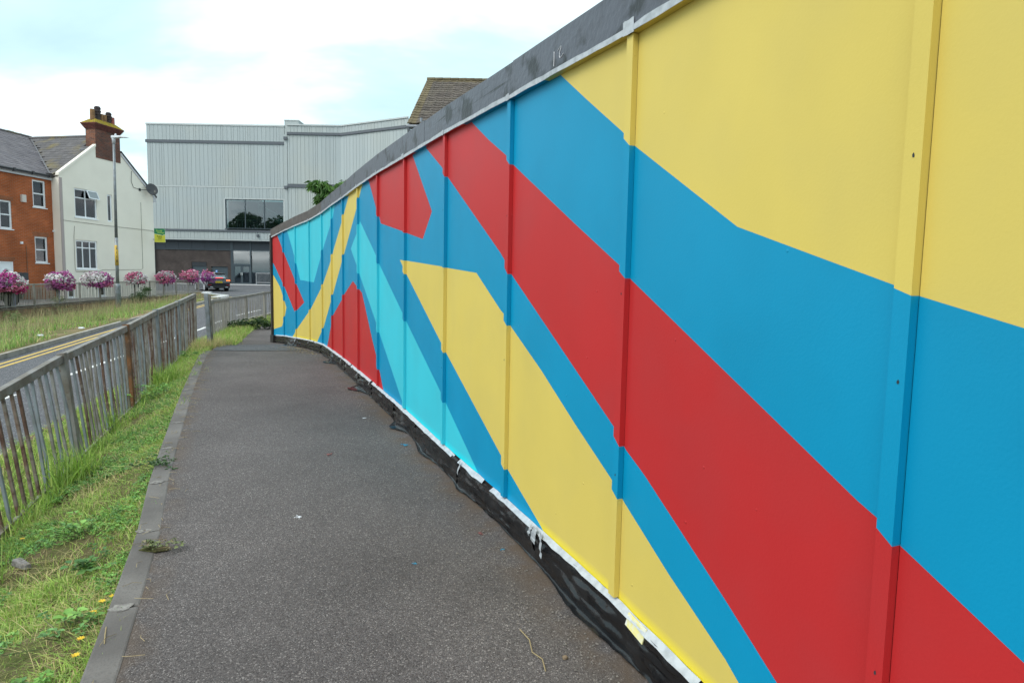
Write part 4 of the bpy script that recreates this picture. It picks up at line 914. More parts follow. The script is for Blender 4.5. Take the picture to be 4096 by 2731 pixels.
MB().poly([sq(.01, .635, .004), sq(.5, .715, .004), sq(1.06, .82, .004), sq(1.03, .72, .004), sq(1.21, .74, .004), sq(1.21, 1.58, .004), sq(.01, 1.58, .004)], SN*-.003).build('yellow_panel', m_sy, sg)
def sign_text(b, sz, m, u, v, shear=0, bold=False):
    p = sq(u, v, .007); sz *= Q; mt = Matrix((SX, Vector((0, 0, 1)), SN)).transposed().to_4x4(); mt.translation = p; return text_mesh(b, sz, m, mt, 'lettering', sg, shear, .001, bold)
sign_text('Family', .27, m_lime, .55, .27, .25, True); sign_text('Homes', .25, m_lime, .72, .48, .25, True)
sign_text('Rent', .30, m_olive, .58, .90, 0, True); sign_text('me!', .26, m_olive, .62, 1.12, 0, True)
for v, u0, u1 in ((1.29, .32, .92), (1.40, .36, .86)): MB().poly([sq(u0, v, .007), sq(u1, v, .007), sq(u1, v-.035, .007), sq(u0, v-.035, .007)], SN*-.001).build('small_print', m_faint, sg)
MB().beam(hp(6.60, -.02, 4.0), hp(6.66, .36, 4.0), .03, .03).build('bracket', m_galv, sg); MB().beam(hp(6.60, -.02, 4.5), hp(6.66, .36, 4.5), .03, .03).build('bracket', m_galv, sg)

# ---- orange brick house
bh = thing('brick_house', 'orange brick house with white sash windows and a slate roof', 'house', tuple(hp(-3, -.5, .25)))
B1 = (-1.11, -.36, 5.11, 6.52); B2 = (-2.92, -2.28, 3.84, 5.25); B3 = (-1.12, -.38, 2.22, 3.59); DR = (-3.22, -2.34, .02, 2.22); B4 = (-5.6, -4.8, 2.2, 3.6); B5 = (-5.6, -4.8, 5.1, 6.5)
q = MB(); wall_with_holes(q, [(-9, ZB), (.0, ZB), (.0, 6.75), (-9, 6.75)], [B1, B2, B3, DR, B4, B5], -.5, .25); wbox(q, -9, -8.75, -10, -.75, ZB, 6.75); q.build('wall', m_hbrick, bh)
for b_ in (B1, B2, B3, B4, B5):
    window(bh, *b_, -.5, bars_h=[.5], sash=True, curtain=[(.05, .25), (.55, .95)] if b_ in (B1, B3) else None)
for b_, hh in ((B3, .23), (DR, .23), (B2, .2)):
    wbox(MB(), b_[0]-.1, b_[1]+.1, -.5, -.496, b_[3]+.01, b_[3]+hh).build('soldier_course', m_soldier, bh)
q = MB(); wbox(q, -8.9, -.02, -.5, -.496, ZB, .95); q.build('plinth_brickwork', m_hbrick2, bh)
# front door
dd_ = MB(); wbox(dd_, DR[0], DR[0]+.07, -.62, -.52, DR[2], DR[3]); wbox(dd_, DR[1]-.07, DR[1], -.62, -.52, DR[2], DR[3]); wbox(dd_, DR[0]+.07, DR[1]-.07, -.62, -.52, DR[3]-.07, DR[3]); wbox(dd_, DR[0]+.07, DR[1]-.07, -.60, -.55, DR[2], DR[3]-.07)
door = dd_.build('door', m_upvc, bh)
pts = []; cs_, cz = -2.72, 1.52
for k in range(13): t = math.pi*k/12; pts.append(hp(cs_+.19*math.cos(t), -.548, cz+.30*math.sin(t)))
pts += [hp(cs_-.19, -.548, cz-.1), hp(cs_+.19, -.548, cz-.1)]
MB().poly(pts, HN*.006).build('arched_light', mat('dark_purple_glass', (.03, .02, .035), .1), door)
q = MB(); q.tube([hp(cs_+.24*math.cos(t), -.54, cz+.35*math.sin(t)) for t in np.linspace(0, math.pi, 14)], .02, 5); q.build('arch_moulding', m_upvc, door)
wbox(MB(), -1.79, -1.57, -.5, -.38, 5.27, 5.64).build('alarm_box', mat('beige_box', (.60, .55, .50), .5), bh)
q = MB(); 
for s0 in (-2.20, -1.94):
    wbox(q, s0, s0+.25, -.5, -.36, 1.27, 1.62); q.poly([hp(s0+.125+.125*math.cos(t), -.5, 1.62+.07*math.sin(t)) for t in np.linspace(0, math.pi, 7)], HN*.16)
q.build('post_boxes', mat('dark_post_box', (.045, .052, .06), .5), bh)
wbox(MB(), -1.93, -1.83, -.5, -.42, 3.14, 3.26).build('wall_light', m_upvc, bh); wbox(MB(), -.08, .0, -.49, -.42, 3.9, 4.0).build('sensor_box', m_upvc, bh)
MB().tube([hp(-1.62, -.48, 3.1), hp(-1.62, -.48, .5)], .018, 6).build('pipe', m_hbrick2, bh)
MB().tube([hp(-.9, -.35, .9), hp(-.9, -.33, .3)], .08, 8).build('meter_pipe', m_hbrick2, bh)
# gutter, fascia
MB().hexa([hp(s, n, z) for z in (6.62, 6.78) for s, n in ((-9, -.47), (-.03, -.47), (-.03, -.40), (-9, -.40))]).build('fascia', m_fascia, bh)
q = MB(); q.tube([hp(-9, -.33, 6.83), hp(.22, -.33, 6.83)], .062, 8); q.build('gutter', m_black, bh)
for s in (-.25, -1.2, -2.2, -3.2, -4.5): MB().hexa([hp(ss, n, z) for z in (6.73, 6.9) for ss, n in ((s-.05, -.42), (s+.05, -.42), (s+.05, -.255), (s-.05, -.255))]).build('gutter_bracket', m_black, bh)
MB().hexa([hp(s, n, z) for z in (6.85, 6.98) for s, n in ((-.32, -.5), (.02, -.5), (.02, -.36), (-.32, -.36))]).build('valley_outlet', m_black, bh)
# slates: single pieces on the parts that show, the rest joined
sl_ = MB().box((0, 0, 0), (1, 1, 1)); 
def slates(root, org, u, v, nrow, ncol, wd, gauge, clip, m, limit=300, name='slate', visible=None):
    """org = lower corner, u along the eaves, v up the slope"""
    u, v = Vector(u).normalized(), Vector(v).normalized(); n = u.cross(v); 
    if n.z < 0: n = -n
    me = bpy.data.meshes.new(name); me.from_pydata(sl_.v, [], sl_.f); me.materials.append(m)
    rest = MB(); cnt = 0; tilt = (v+n*.0).normalized()
    for r_ in range(nrow):
        for c in range(-1, ncol):
            off = (r_ % 2)*.5
            p = Vector(org)+u*((c+off)*wd)+v*(r_*gauge)+n*.004
            ctr = p+u*wd*.5+v*gauge*.5
            if not clip(ctr): continue
            # lower edge proud, top tucked under the next course
            up_ = (v*gauge*1.12-n*.018); mw = Matrix((u*(wd*.985), up_, n*.016)).transposed().to_4x4(); mw.translation = p+n*(.018+random.uniform(0, .006))
            if cnt < limit and (visible is None or visible(ctr)): instance(me, name, mw, root); cnt += 1
            else: rest.add([tuple(mw @ Vector(q)) for q in sl_.v], sl_.f)
    if rest.v: rest.build(name+'_field', m, root, kind='stuff')
    return cnt
E0, ER = 6.80, 9.75; slope = Vector(hp(0, -5.5, ER)-hp(0, -.3, E0)).normalized()
def val_s(p):   # position across the valley: >0 on the cream house side
    d = -(p-HA).dot(HN); s = (p-HA).dot(HT); return s-((d-.3)*.70-.185)
MB().hexa([hp(-9, -.3, E0-.06), hp(-.2, -.3, E0-.06), hp(3.46, -5.5, ER-.06), hp(-9, -5.5, ER-.06), hp(-9, -.3, E0-.01), hp(-.2, -.3, E0-.01), hp(3.46, -5.5, ER-.01), hp(-9, -5.5, ER-.01)]).build('roof_deck', m_slate, bh)
slates(bh, hp(-5.2, -.3, E0), HT, slope, 21, 40, .30, .285, lambda p: val_s(p) < 0, m_slate, visible=lambda p: (p-HA).dot(HT) > -2.7 and p.y > 0)
MB().tube([hp(-9, -5.5, ER+.03), hp(3.5, -5.5, ER+.03)], .09, 8).build('ridge_tiles', m_slate2, bh)
MB().hexa([hp(-9, -10, E0), hp(3.5, -10, E0), hp(3.5, -5.5, ER), hp(-9, -5.5, ER), hp(-9, -10, E0+.05), hp(3.5, -10, E0+.05), hp(3.5, -5.5, ER+.05-.06), hp(-9, -5.5, ER-.01)]).build('rear_slope', m_slate, bh)
wsl = Vector(hp(3.35, 0, 9.66)-hp(0, 0, 6.95)).normalized()
MB().hexa([hp(-.05, -.08, 6.85), hp(3.35, -.08, 9.60), hp(3.35, -6, 9.60), hp(-.05, -6, 6.85), hp(-.05, -.08, 6.90), hp(3.35, -.08, 9.65), hp(3.35, -6, 9.65), hp(-.05, -6, 6.90)]).build('roof_deck', m_slate2, ch)
slates(ch, hp(-.05, -6.0, 6.92), HN, wsl, 16, 20, .30, .285, lambda p: val_s(p) > .05 and not ((p-HA).dot(HT) > 2.40 and (p-HA).dot(HN) > -.70) and (p-HA).dot(HN) < -.27, m_slate2)
MB().tube([hp(3.35, -.7, 9.70), hp(3.35, -6, 9.70)], .09, 8).build('ridge_tiles', m_slate2, ch)
q = MB(); q.tube([hp(-.10, -.42, 6.90), hp(3.46, -5.5, 9.76)], .05, 6); q.build('valley_lead', mat('grey_lead', (.12, .12, .13), .6), bh)
# pigeon on the ridge
pg = thing('pigeon', 'grey pigeon perched on the slate ridge at the left edge', 'bird', tuple(hp(1.3, -5.5, ER+.11)))
pc = hp(1.3, -5.5, ER+.12); m_pig = mat('pigeon_grey', (.10, .095, .12), .7, var=(40, (.05, .05, .07), .4, .6))
rings_ = [(-.20, .015, .045), (-.13, .035, .065), (-.05, .065, .095), (.04, .078, .125), (.10, .062, .155), (.13, .04, .20), (.145, .036, .235), (.165, .030, .255), (.19, .010, .25)]
q = MB()
for dx, rr, z in rings_:
    for k in range(10): t = 2*math.pi*k/10; q.v.append(tuple(pc+HT*(dx)+HN*(rr*.8*math.cos(t))+Vector((0, 0, z-.02+rr*math.sin(t)))))
for j in range(len(rings_)-1):
    for k in range(10): k2 = (k+1) % 10; q.f.append((j*10+k, j*10+k2, j*10+10+k2, j*10+10+k)); q.m.append(0)
q.f += [tuple(range(10)), tuple(range(80, 90))]; q.m += [0, 0]
q.build('body', m_pig, pg, smooth=True)
for dn in (-.025, .025): MB().tube([pc+HN*dn+HT*.01+Vector((0, 0, .05)), pc+HN*dn+HT*.02+Vector((0, 0, -.02))], .006, 5).build('leg', mat('pigeon_leg', (.4, .12, .1), .7), pg)
MB().lathe([(.008, 0), (.002, .03)], pc+HT*.19+Vector((0, 0, .235)), 6).build('beak', m_black, pg)
# ================================================================ GREY CLAD THEATRE
th = thing('theatre', 'large grey metal-clad theatre block with dark brick ground floor and tall glazing', 'building', (-30, 68, 1.05))
m_clad = mat('grey_green_cladding', (.355, .400, .408), .5, .4, .05, var=(.16, (.385, .412, .39), .45, .7), rnd=.035)
m_seam = mat('seam_shadow_gap', (.25, .275, .28), .7); m_bandc = mat('slate_band', (.085, .098, .115), .5); m_trim = mat('light_trim', (.44, .475, .475), .5)
m_navy = mat('dark_navy_panel', (.020, .030, .042), .45, .5); m_navyf = mat('navy_frame', (.040, .060, .075), .45)
m_tbrick = brick_mat('dark_theatre_brick', (.080, .064, .060), (.060, .049, .047), (.085, .075, .07), (1, 0, 0))
m_tglass = glass_mat('theatre_glass', (.45, .56, .55), 2.0)
Y0 = 68.0
me_panel = unit_cube('cladding_panel', m_clad)
pr_ = random.Random(21); n_panel = [0]
def clad(o, u, L, z0, z1, skip=None, depth=.05):
    """vertical standing-seam panels of mixed widths on a dark backing; o = left end, u = unit along"""
    o = Vector(o); u = Vector(u); n = Vector((u.y, -u.x, 0))
    x = 0
    while x < L-.02:
        w = pr_.choice([.24, .36, .44, .44]); w = min(w, L-x)
        if L-x-w < .15: w = L-x
        for za, zb in ([(z0, z1)] if not (skip and skip[0] <= x+w*.5+o.x <= skip[1]) else [(z0, skip[2]), (skip[3], z1)]):
            if zb-za < .05: continue
            p = o+u*(x+.011); mw = Matrix((u*(w-.022), n*-depth, Vector((0, 0, zb-za-.01)))).transposed().to_4x4(); mw.translation = Vector((p.x, p.y, za+.005))+n*(depth)
            if n_panel[0] < 300: instance(me_panel, 'cladding_panel', mw, th); n_panel[0] += 1
            else: clad.rest.hexa([mw @ Vector(v) for v in [(0, 0, 0), (1, 0, 0), (1, 1, 0), (0, 1, 0), (0, 0, 1), (1, 0, 1), (1, 1, 1), (0, 1, 1)]])
        x += w
clad.rest = MB()
def tb(name, x0, x1, z0, z1, m, y0=Y0, y1=None, par=None, label=None):
    return MB().box((x0, y0, z0), (x1, y1 if y1 is not None else y0+.2, z1)).build(name, m, par or th, label=label)
XL, XJ, XB = -39.2, -24.55, -18.52
# backing walls (butt jointed), window opening left free
WN = (-30.95, -24.75, 6.98, 10.07)
for x0, x1, z0, z1 in ((XL, WN[0], 6.8, 17.7), (WN[0], WN[1], 10.12, 17.7), (WN[1], XJ, 6.8, 17.7), (XL, -24.3, 5.80, 6.6)):
    tb('backing_wall', x0, x1, z0, z1, m_seam, Y0+.002, Y0+.25)
tb('side_wall', XL, XL+.2, 1, 17.7, m_clad, Y0+.26, Y0+30); tb('parapet_trim', XL-.05, XJ, 17.70, 17.86, m_trim, Y0-.10, Y0+.3)
U = (1, 0, 0)
clad((XL, Y0, 0), U, XJ-XL, 16.16, 17.69); clad((XL, Y0, 0), U, XJ-XL, 11.42, 15.84); clad((XL, Y0, 0), U, XJ-XL, 6.82, 11.26, skip=(WN[0]-.06, WN[1]+.06, 6.82, 10.14))
tb('joint_trim', XL, XJ, 11.27, 11.41, m_trim, Y0-.07, Y0)
tb('slate_band', XL-.12, XJ+.02, 15.85, 16.15, m_bandc, Y0-.12, Y0); tb('beam', XL, -24.3, 6.62, 6.79, m_bandc, Y0-.16, Y0+.2)
clad((XL, Y0-.02, 0), U, -24.3-XL, 5.82, 6.60); tb('fascia_trim', XL, -24.3, 5.70, 5.80, m_trim, Y0-.10, Y0+.2)
# window band with stair behind
tw = MB(); F_ = .09
for a in (WN[0], (WN[0]*2+WN[1])/3, (WN[0]+WN[1]*2)/3, WN[1]): tw.box((a-.045, Y0-.03, WN[2]), (a+.045, Y0+.06, WN[3]))
tw.box((WN[0]+.045, Y0-.028, WN[3]-.08), (WN[1]-.045, Y0+.058, WN[3])); tw.box((WN[0]+.045, Y0-.028, WN[2]), (WN[1]-.045, Y0+.058, WN[2]+.06))
two = tw.build('window', m_navyf, th)
for k in range(3):
    a = WN[0]+(WN[1]-WN[0])*k/3+.045; tb('pane', a, a+(WN[1]-WN[0])/3-.09, WN[2]+.06, WN[3]-.08, m_tglass, Y0+.01, Y0+.03, two)
for a, b in ((WN[0]-.16, WN[0]-.05), (WN[1]+.05, WN[1]+.16)): tb('window_trim', a, b, WN[2], WN[3]+.1, m_trim, Y0-.08, Y0)
tb('window_trim', WN[0]-.16, WN[1]+.16, WN[3]+.002, WN[3]+.10, m_trim, Y0-.082, Y0-.002)
m_int = mat('interior_grey', (.075, .085, .085), .9); m_stair = mat('green_glass_balustrade', (.20, .30, .27), .3); m_rail = mat('pale_handrail', (.5, .55, .55), .4)
tb('interior_back', WN[0]-2, -23.0, 1.05, 10.5, m_int, Y0+5, Y0+5.2); tb('interior_floor', WN[0]-2, -23, 6.70, 6.98, m_int, Y0+.3, Y0+5)
def stair(x0, z0, x1, z1, y, par):
    q = MB(); q.hexa([(x0, y, z0), (x1, y, z1), (x1, y+1.4, z1), (x0, y+1.4, z0), (x0, y, z0+.30), (x1, y, z1+.30), (x1, y+1.4, z1+.30), (x0, y+1.4, z0+.30)])
    s_ = q.build('stair', m_int, par)
    q = MB(); q.hexa([(x0, y-.03, z0+.30), (x1, y-.03, z1+.30), (x1, y-.01, z1+.30), (x0, y-.01, z0+.30), (x0, y-.03, z0+1.25), (x1, y-.03, z1+1.25), (x1, y-.01, z1+1.25), (x0, y-.01, z0+1.25)]); q.build('balustrade', m_stair, s_)
    q = MB(); q.tube([(x0, y-.04, z0+1.28), (x1, y-.04, z1+1.28)], .035, 6); q.build('handrail', m_rail, s_)
stair(-28.4, 5.0, -25.0, 2.5, Y0+1.6, th); stair(-28.2, 8.6, -24.9, 6.8, Y0+1.8, th)
q = MB()
for k in range(5): q.box((-30.3+k*.55, Y0+1.2, 6.98), (-30.27+k*.55, Y0+1.23, 8.0))
q.box((-30.4, Y0+1.19, 7.98), (-27.8, Y0+1.24, 8.03)); q.build('landing_rail', m_rail, th)
# ground floor
BX = -30.72
for x0, x1, z0, z1 in ((XL, BX, 3.35, 4.65), (XL, -35.05, .9, 3.35), (-33.42, -32.92, .9, 3.35), (-31.12, BX, .9, 3.35)): tb('brick_wall', x0, x1, z0, z1, m_tbrick, Y0+.5, Y0+.8)
tb('soffit', XL, -24.3, 5.60, 5.70, m_navy, Y0-.05, Y0+1.2)
for k in range(6):
    w_ = (BX-XL)/6; tb('dark_panel', XL+k*w_+.01, XL+(k+1)*w_-.01, 4.70, 5.60, m_navy, Y0+.45, Y0+.6)
tb('panel_trim', XL, BX, 4.65, 4.70, m_navyf, Y0+.43, Y0+.8)
lv = tb('louvre_door', -35.05, -33.42, .95, 3.35, m_navyf, Y0+.62, Y0+.72)
for k in range(7): MB().hexa([(-35.0, Y0+.52, 2.93+k*.055), (-33.47, Y0+.52, 2.93+k*.055), (-33.47, Y0+.61, 2.955+k*.055), (-35.0, Y0+.61, 2.955+k*.055), (-35.0, Y0+.52, 2.945+k*.055), (-33.47, Y0+.52, 2.945+k*.055), (-33.47, Y0+.61, 2.97+k*.055), (-35.0, Y0+.61, 2.97+k*.055)]).build('louvre', m_bandc, lv)
dd2 = tb('double_door', -32.92, -31.12, .95, 2.90, m_navyf, Y0+.62, Y0+.72); tb('door_head', -32.92, -31.12, 2.90, 3.349, m_tbrick, Y0+.502, Y0+.8)
tb('door_gap', -32.03, -32.01, .97, 2.88, m_navy, Y0+.612, Y0+.62, dd2)
for x in (-32.90, -31.14):
    for z in (1.3, 2.1, 2.6): tb('hinge', x-.015, x+.015, z, z+.12, m_trim, Y0+.58, Y0+.62, dd2)
m_bsign = mat('blue_sign', (.07, .25, .62), .5)
bs = tb('door_notice', -32.50, -32.30, 2.20, 2.50, m_bsign, Y0+.605, Y0+.62, dd2)
tb('notice_figure', -32.47, -32.42, 2.36, 2.46, m_upvc, Y0+.60, Y0+.605, dd2); tb('notice_figure', -32.39, -32.34, 2.38, 2.46, m_upvc, Y0+.60, Y0+.605, dd2)
# glazed entrance
gx0, gx1, gm = -30.55, -26.45, -28.58
def mull(x, z0, z1, w=.13): return tb('mullion', x-w/2, x+w/2, z0, z1, m_navyf, Y0+.40, Y0+.55)
tb('column', BX, gx0-.07, .95, 5.60, m_navyf, Y0+.38, Y0+.8); mull(gx0, .95, 5.6, .14); mull(gm, .95, 5.6); mull(gx1, .95, 5.6); mull(-24.4, .95, 5.6)
for x0, x1 in ((gx0+.07, gm-.065), (gm+.065, gx1-.065), (gx1+.065, -24.465)):
    tb('transom', x0, x1, 4.62, 4.74, m_navyf, Y0+.41, Y0+.54); tb('dark_panel', x0, x1, 4.74, 5.60, m_navy, Y0+.45, Y0+.5)
tb('pane', gx0+.07, gm-.065, 3.22, 4.62, m_tglass, Y0+.46, Y0+.48); tb('pane', gm+.065, gx1-.065, 1.12, 4.62, m_tglass, Y0+.46, Y0+.48); tb('pane', gx1+.065, -24.465, 1.12, 4.62, m_tglass, Y0+.46, Y0+.48)
tb('sill_rail', gm+.065, gx1-.065, 1.0, 1.12, m_navyf, Y0+.41, Y0+.54); tb('sill_rail', gx1+.065, -24.465, 1.0, 1.12, m_navyf, Y0+.41, Y0+.54)
tb('door_transom', gx0+.07, gm-.065, 3.06, 3.22, m_navyf, Y0+.40, Y0+.545)
dm = (gx0+.07+gm-.065)/2
for a, b in ((gx0+.07, dm), (dm, gm-.065)):
    q = MB(); q.box((a+.004, Y0+.42, 1.04), (a+.12, Y0+.5, 3.05)); q.box((b-.12, Y0+.42, 1.04), (b-.004, Y0+.5, 3.05)); q.box((a+.12, Y0+.421, 2.93), (b-.12, Y0+.499, 3.05)); q.box((a+.12, Y0+.421, 1.04), (b-.12, Y0+.499, 1.22))
    d_ = q.build('glass_door', m_navyf, th); tb('pane', a+.12, b-.12, 1.22, 2.93, m_tglass, Y0+.46, Y0+.475, d_)
    tb('door_handle', (b-.1 if b == dm else a+.04), (b-.05 if b == dm else a+.09), 2.0, 2.3, m_rail, Y0+.37, Y0+.42, d_)
MB().box((-27.62, Y0-.30, 6.12), (-27.40, Y0-.05, 6.40)).build('wall_lamp', m_bandc, th, bevel=.03)
# roof block and the right hand range that bends towards the road
tb('corner_block', XJ+.02, -23.05, 16.9, 18.35, m_clad, Y0-.02, Y0+2); tb('block_trim', XJ-.02, -23.0, 18.35, 18.45, m_trim, Y0-.06, Y0+2.05)
tb('jog_wall', XJ, XJ+.30, 5.8, 16.9, m_clad, Y0-.14, Y0+.3); tb('jog_band', XJ-.02, XJ+.34, 16.35, 16.65, m_bandc, Y0-.3, Y0-.14); tb('jog_band', XJ-.02, XJ+.34, 11.25, 11.55, m_bandc, Y0-.3, Y0-.14)
A_ = (XJ+.34, Y0-.10, 0); LR = XB-A_[0]
Bv = Vector((-10.70+18.52, 63.9-67.9, 0)); LB = Bv.length; Ub = tuple(Bv.normalized())
tb('backing_wall', A_[0], XB, 1.0, 17.8, m_seam, Y0-.09, Y0+.2)
q = MB(); q.beam((XB, Y0, 9.4), (XB+Ub[0]*LB, Y0+Ub[1]*LB, 9.4), .18, 16.8); q.build('backing_wall', m_seam, th)
clad(A_, U, LR, 17.16, 17.82); clad(A_, U, LR, 11.78, 16.85); clad(A_, U, LR, 2.0, 11.40)
Bo = (XB, Y0-.10, 0)
clad(Bo, Ub, LB, 17.16, 17.82); clad(Bo, Ub, LB, 2.0, 16.85)
nb_ = Vector((Ub[1], -Ub[0], 0))
for z0, z1, m, d in ((17.83, 17.97, m_trim, .14), (16.87, 17.14, m_bandc, .16)):
    tb('band', A_[0]-.02, XB, z0, z1, m, Y0-.10-d, Y0-.10)
    q = MB(); p0 = Vector(Bo); p1 = p0+Vector(Ub)*LB; q.hexa([tuple(Vector((p.x, p.y, z))+nb_*k) for z in (z0, z1) for p, k in ((p0, d), (p1, d), (p1, 0), (p0, 0))]); q.build('band', m, th)
tb('band', A_[0]-.02, XB, 11.42, 11.74, m_bandc, Y0-.26, Y0-.10)
if clad.rest.v: clad.rest.build('cladding_field', m_clad, th, kind='stuff')
# barrier by the glazing
br_ = thing('crowd_barrier', 'pale grey metal barrier standing in front of the glazed theatre entrance', 'barrier', (-27.2, 66.2, 1.05))
q = MB(); 
for x in (-27.1, -24.9): q.tube([(x, 66.2, 1.02), (x, 66.2, 2.25)], .024, 6); 
for z in (2.23, 1.25): q.tube([(-27.1, 66.2, z), (-24.9, 66.2, z)], .022, 6)
q.build('frame', m_head, br_)
for k in range(17): MB().tube([(-27.0+k*.125, 66.2, 1.25), (-27.0+k*.125, 66.2, 2.23)], .010, 5).build('bar', m_head, br_)

# ================================================================ TILED HOUSE BEHIND THE HOARDING
tr_ = thing('tiled_house', 'house with a weathered brown tiled roof showing above the hoarding', 'house', (-4, 24.2, 0.1))
RX0, RX1, YE, YR, ZE, ZR = -4.07, 5.5, 24.0, 29.3, 7.42, 10.66
m_tile = mat('brown_concrete_tile', (.092, .078, .068), .92, .15, var=(1.1, (.125, .108, .085), .45, .7, 6), rnd=.22, bump=(30, .004), fine=(9, (.17, .16, .14), .60, .75))
m_tilev = mat('lichened_tile', (.14, .115, .07), .92, .15, var=(3, (.10, .08, .05), .45, .7, 6), rnd=.2)
m_hb = brick_mat('brown_house_brick', (.12, .065, .05), (.09, .055, .045), (.14, .12, .10), (1, 0, 0))
us, vs_ = Vector((1, 0, 0)), Vector((0, YR-YE, ZR-ZE)); SLn = vs_.length; vs_.normalize(); ns_ = us.cross(vs_)
MB().hexa([(RX0+.03, YE+.02, ZE-.16), (RX1, YE+.02, ZE-.16), (RX1, YR, ZR-.14), (RX0+.03, YR, ZR-.14), (RX0+.03, YE+.02, ZE-.04), (RX1, YE+.02, ZE-.04), (RX1, YR, ZR-.03), (RX0+.03, YR, ZR-.03)]).build('roof_deck', m_tile, tr_)
MB().hexa([(RX0+.03, 2*YR-YE, ZE-.16), (RX1, 2*YR-YE, ZE-.16), (RX1, YR+.01, ZR-.14), (RX0+.03, YR+.01, ZR-.14), (RX0+.03, 2*YR-YE, ZE-.04), (RX1, 2*YR-YE, ZE-.04), (RX1, YR+.01, ZR-.03), (RX0+.03, YR+.01, ZR-.03)]).build('rear_slope', m_tile, tr_)
# interlocking tile with a roll
tq = MB(); prof = [(0, 0), (.16, .006), (.30, .022), (.42, .024), (.52, .006), (.78, .0), (1.0, .003)]
for zt2, ysh in ((0, 0),):
    for v in (0.0, 1.0):
        for x, z in prof: tq.v.append((x, v, z+.02)); 
        for x, z in prof: tq.v.append((x, v, z-.012))
k = len(prof)
for i in range(k-1): tq.f += [(i, i+1, 2*k+i+1, 2*k+i), (i, k+i, k+i+1, i+1)]
tq.m = [0]*len(tq.f)
me_t = bpy.data.meshes.new('roof_tile'); me_t.from_pydata(tq.v, [], tq.f); me_t.materials.append(m_tile)
me_tv = me_t.copy(); me_tv.materials.clear(); me_tv.materials.append(m_tilev)
GA = SLn/19; cnt = 0; rest = MB()
for r_ in range(19):
    for c in range(30):
        p = Vector((RX0, YE, ZE))+us*(c*.315)+vs_*(r_*GA)
        mw = Matrix((us*.315*1.01, vs_*GA*1.15-ns_*.045, ns_*1.0)).transposed().to_4x4(); mw.translation = p+ns_*(.045+random.uniform(0, .008))
        if c < 15: instance(me_tv if (c == 0 or r_ == 18) else me_t, 'roof_tile', mw, tr_); cnt += 1
        else: rest.add([tuple(mw @ Vector(v)) for v in tq.v], tq.f)
rest.build('roof_tile_field', m_tile, tr_, kind='stuff')
for k in range(26): MB().tube([(RX0+k*.36, YR, ZR+.05), (RX0+k*.36+.35, YR, ZR+.06)], .11, 8).build('ridge_tile', m_tilev, tr_)
q = MB(); q.hexa([(RX0+.25, YE+.35, -.2), (RX1-.2, YE+.35, -.2), (RX1-.2, 2*YR-YE-.35, -.2), (RX0+.25, 2*YR-YE-.35, -.2), (RX0+.25, YE+.35, ZE-.05), (RX1-.2, YE+.35, ZE-.05), (RX1-.2, 2*YR-YE-.35, ZE-.05), (RX0+.25, 2*YR-YE-.35, ZE-.05)])
q.v += [(RX0+.25, YE+.35, ZE-.05), (RX0+.25, 2*YR-YE-.35, ZE-.05), (RX0+.25, YR, ZR-.18)]; q.f.append((8, 9, 10)); q.m.append(0); q.build('wall', m_hb, tr_)
m_gut = mat('grey_gutter', (.22, .24, .27), .45)
MB().tube([(RX0-.02, YE-.02, ZE-.06), (RX1, YE-.02, ZE-.06)], .06, 8).build('gutter', m_gut, tr_)
MB().tube([(RX0+.50, YE+.12, ZE+.28), (RX0+.50, YE+.12, ZE-.25), (RX0+.56, YE+.24, ZE-.55), (RX0+.56, YE+.28, 0)], .055, 8).build('soil_pipe', m_gut, tr_)
MB().tube([(RX0+.02, YE-.02, ZE-.10), (RX0+.10, YE+.10, ZE-.28), (RX0+.36, YE+.26, ZE-.5), (RX0+.36, YE+.28, 0)], .05, 8).build('downpipe', m_gut, tr_)
MB().hexa([(RX0, YE+.03, ZE-.36), (RX1, YE+.03, ZE-.36), (RX1, YE+.10, ZE-.36), (RX0, YE+.10, ZE-.36), (RX0, YE+.03, ZE-.17), (RX1, YE+.03, ZE-.17), (RX1, YE+.10, ZE-.17), (RX0, YE+.10, ZE-.17)]).build('fascia', m_black, tr_)

# ================================================================ TREE BEHIND THE HOARDING
def leaves(centres, per, size, spread, droop, tints, rs, aspect=.32, flat=.6):
    """pointed leaves as folded quads, grouped round the centres"""
    V = []; Fq = []; T = []
    for c, rad in centres:
        for _ in range(per):
            d = rs.normal(size=3); d /= np.linalg.norm(d); r = rad*rs.random()**.45
            p = np.array(c)+d*r*np.array([1, 1, flat]); 
            az = rs.random()*2*math.pi; el = droop+rs.normal()*.35
            dirv = np.array([math.cos(az)*math.cos(el)+d[0]*.5, math.sin(az)*math.cos(el)+d[1]*.5, -math.sin(el)]); dirv /= np.linalg.norm(dirv)
            sidev = np.cross(dirv, rs.normal(size=3)); sidev /= np.linalg.norm(sidev); nv = np.cross(dirv, sidev)
            L = size*(.6+.8*rs.random()); w = L*aspect*.5; o = len(V)
            V += [p, p+dirv*L*.4+sidev*w-nv*w*.3, p+dirv*L-np.array([0, 0, L*.12]), p+dirv*L*.4-sidev*w-nv*w*.3]
            Fq.append((o, o+1, o+2, o+3)); t = tints[rs.integers(len(tints))]*(.75+.5*rs.random()); T += [t]*4
    return V, Fq, T
def G(*t): return [np.array(x) for x in t]
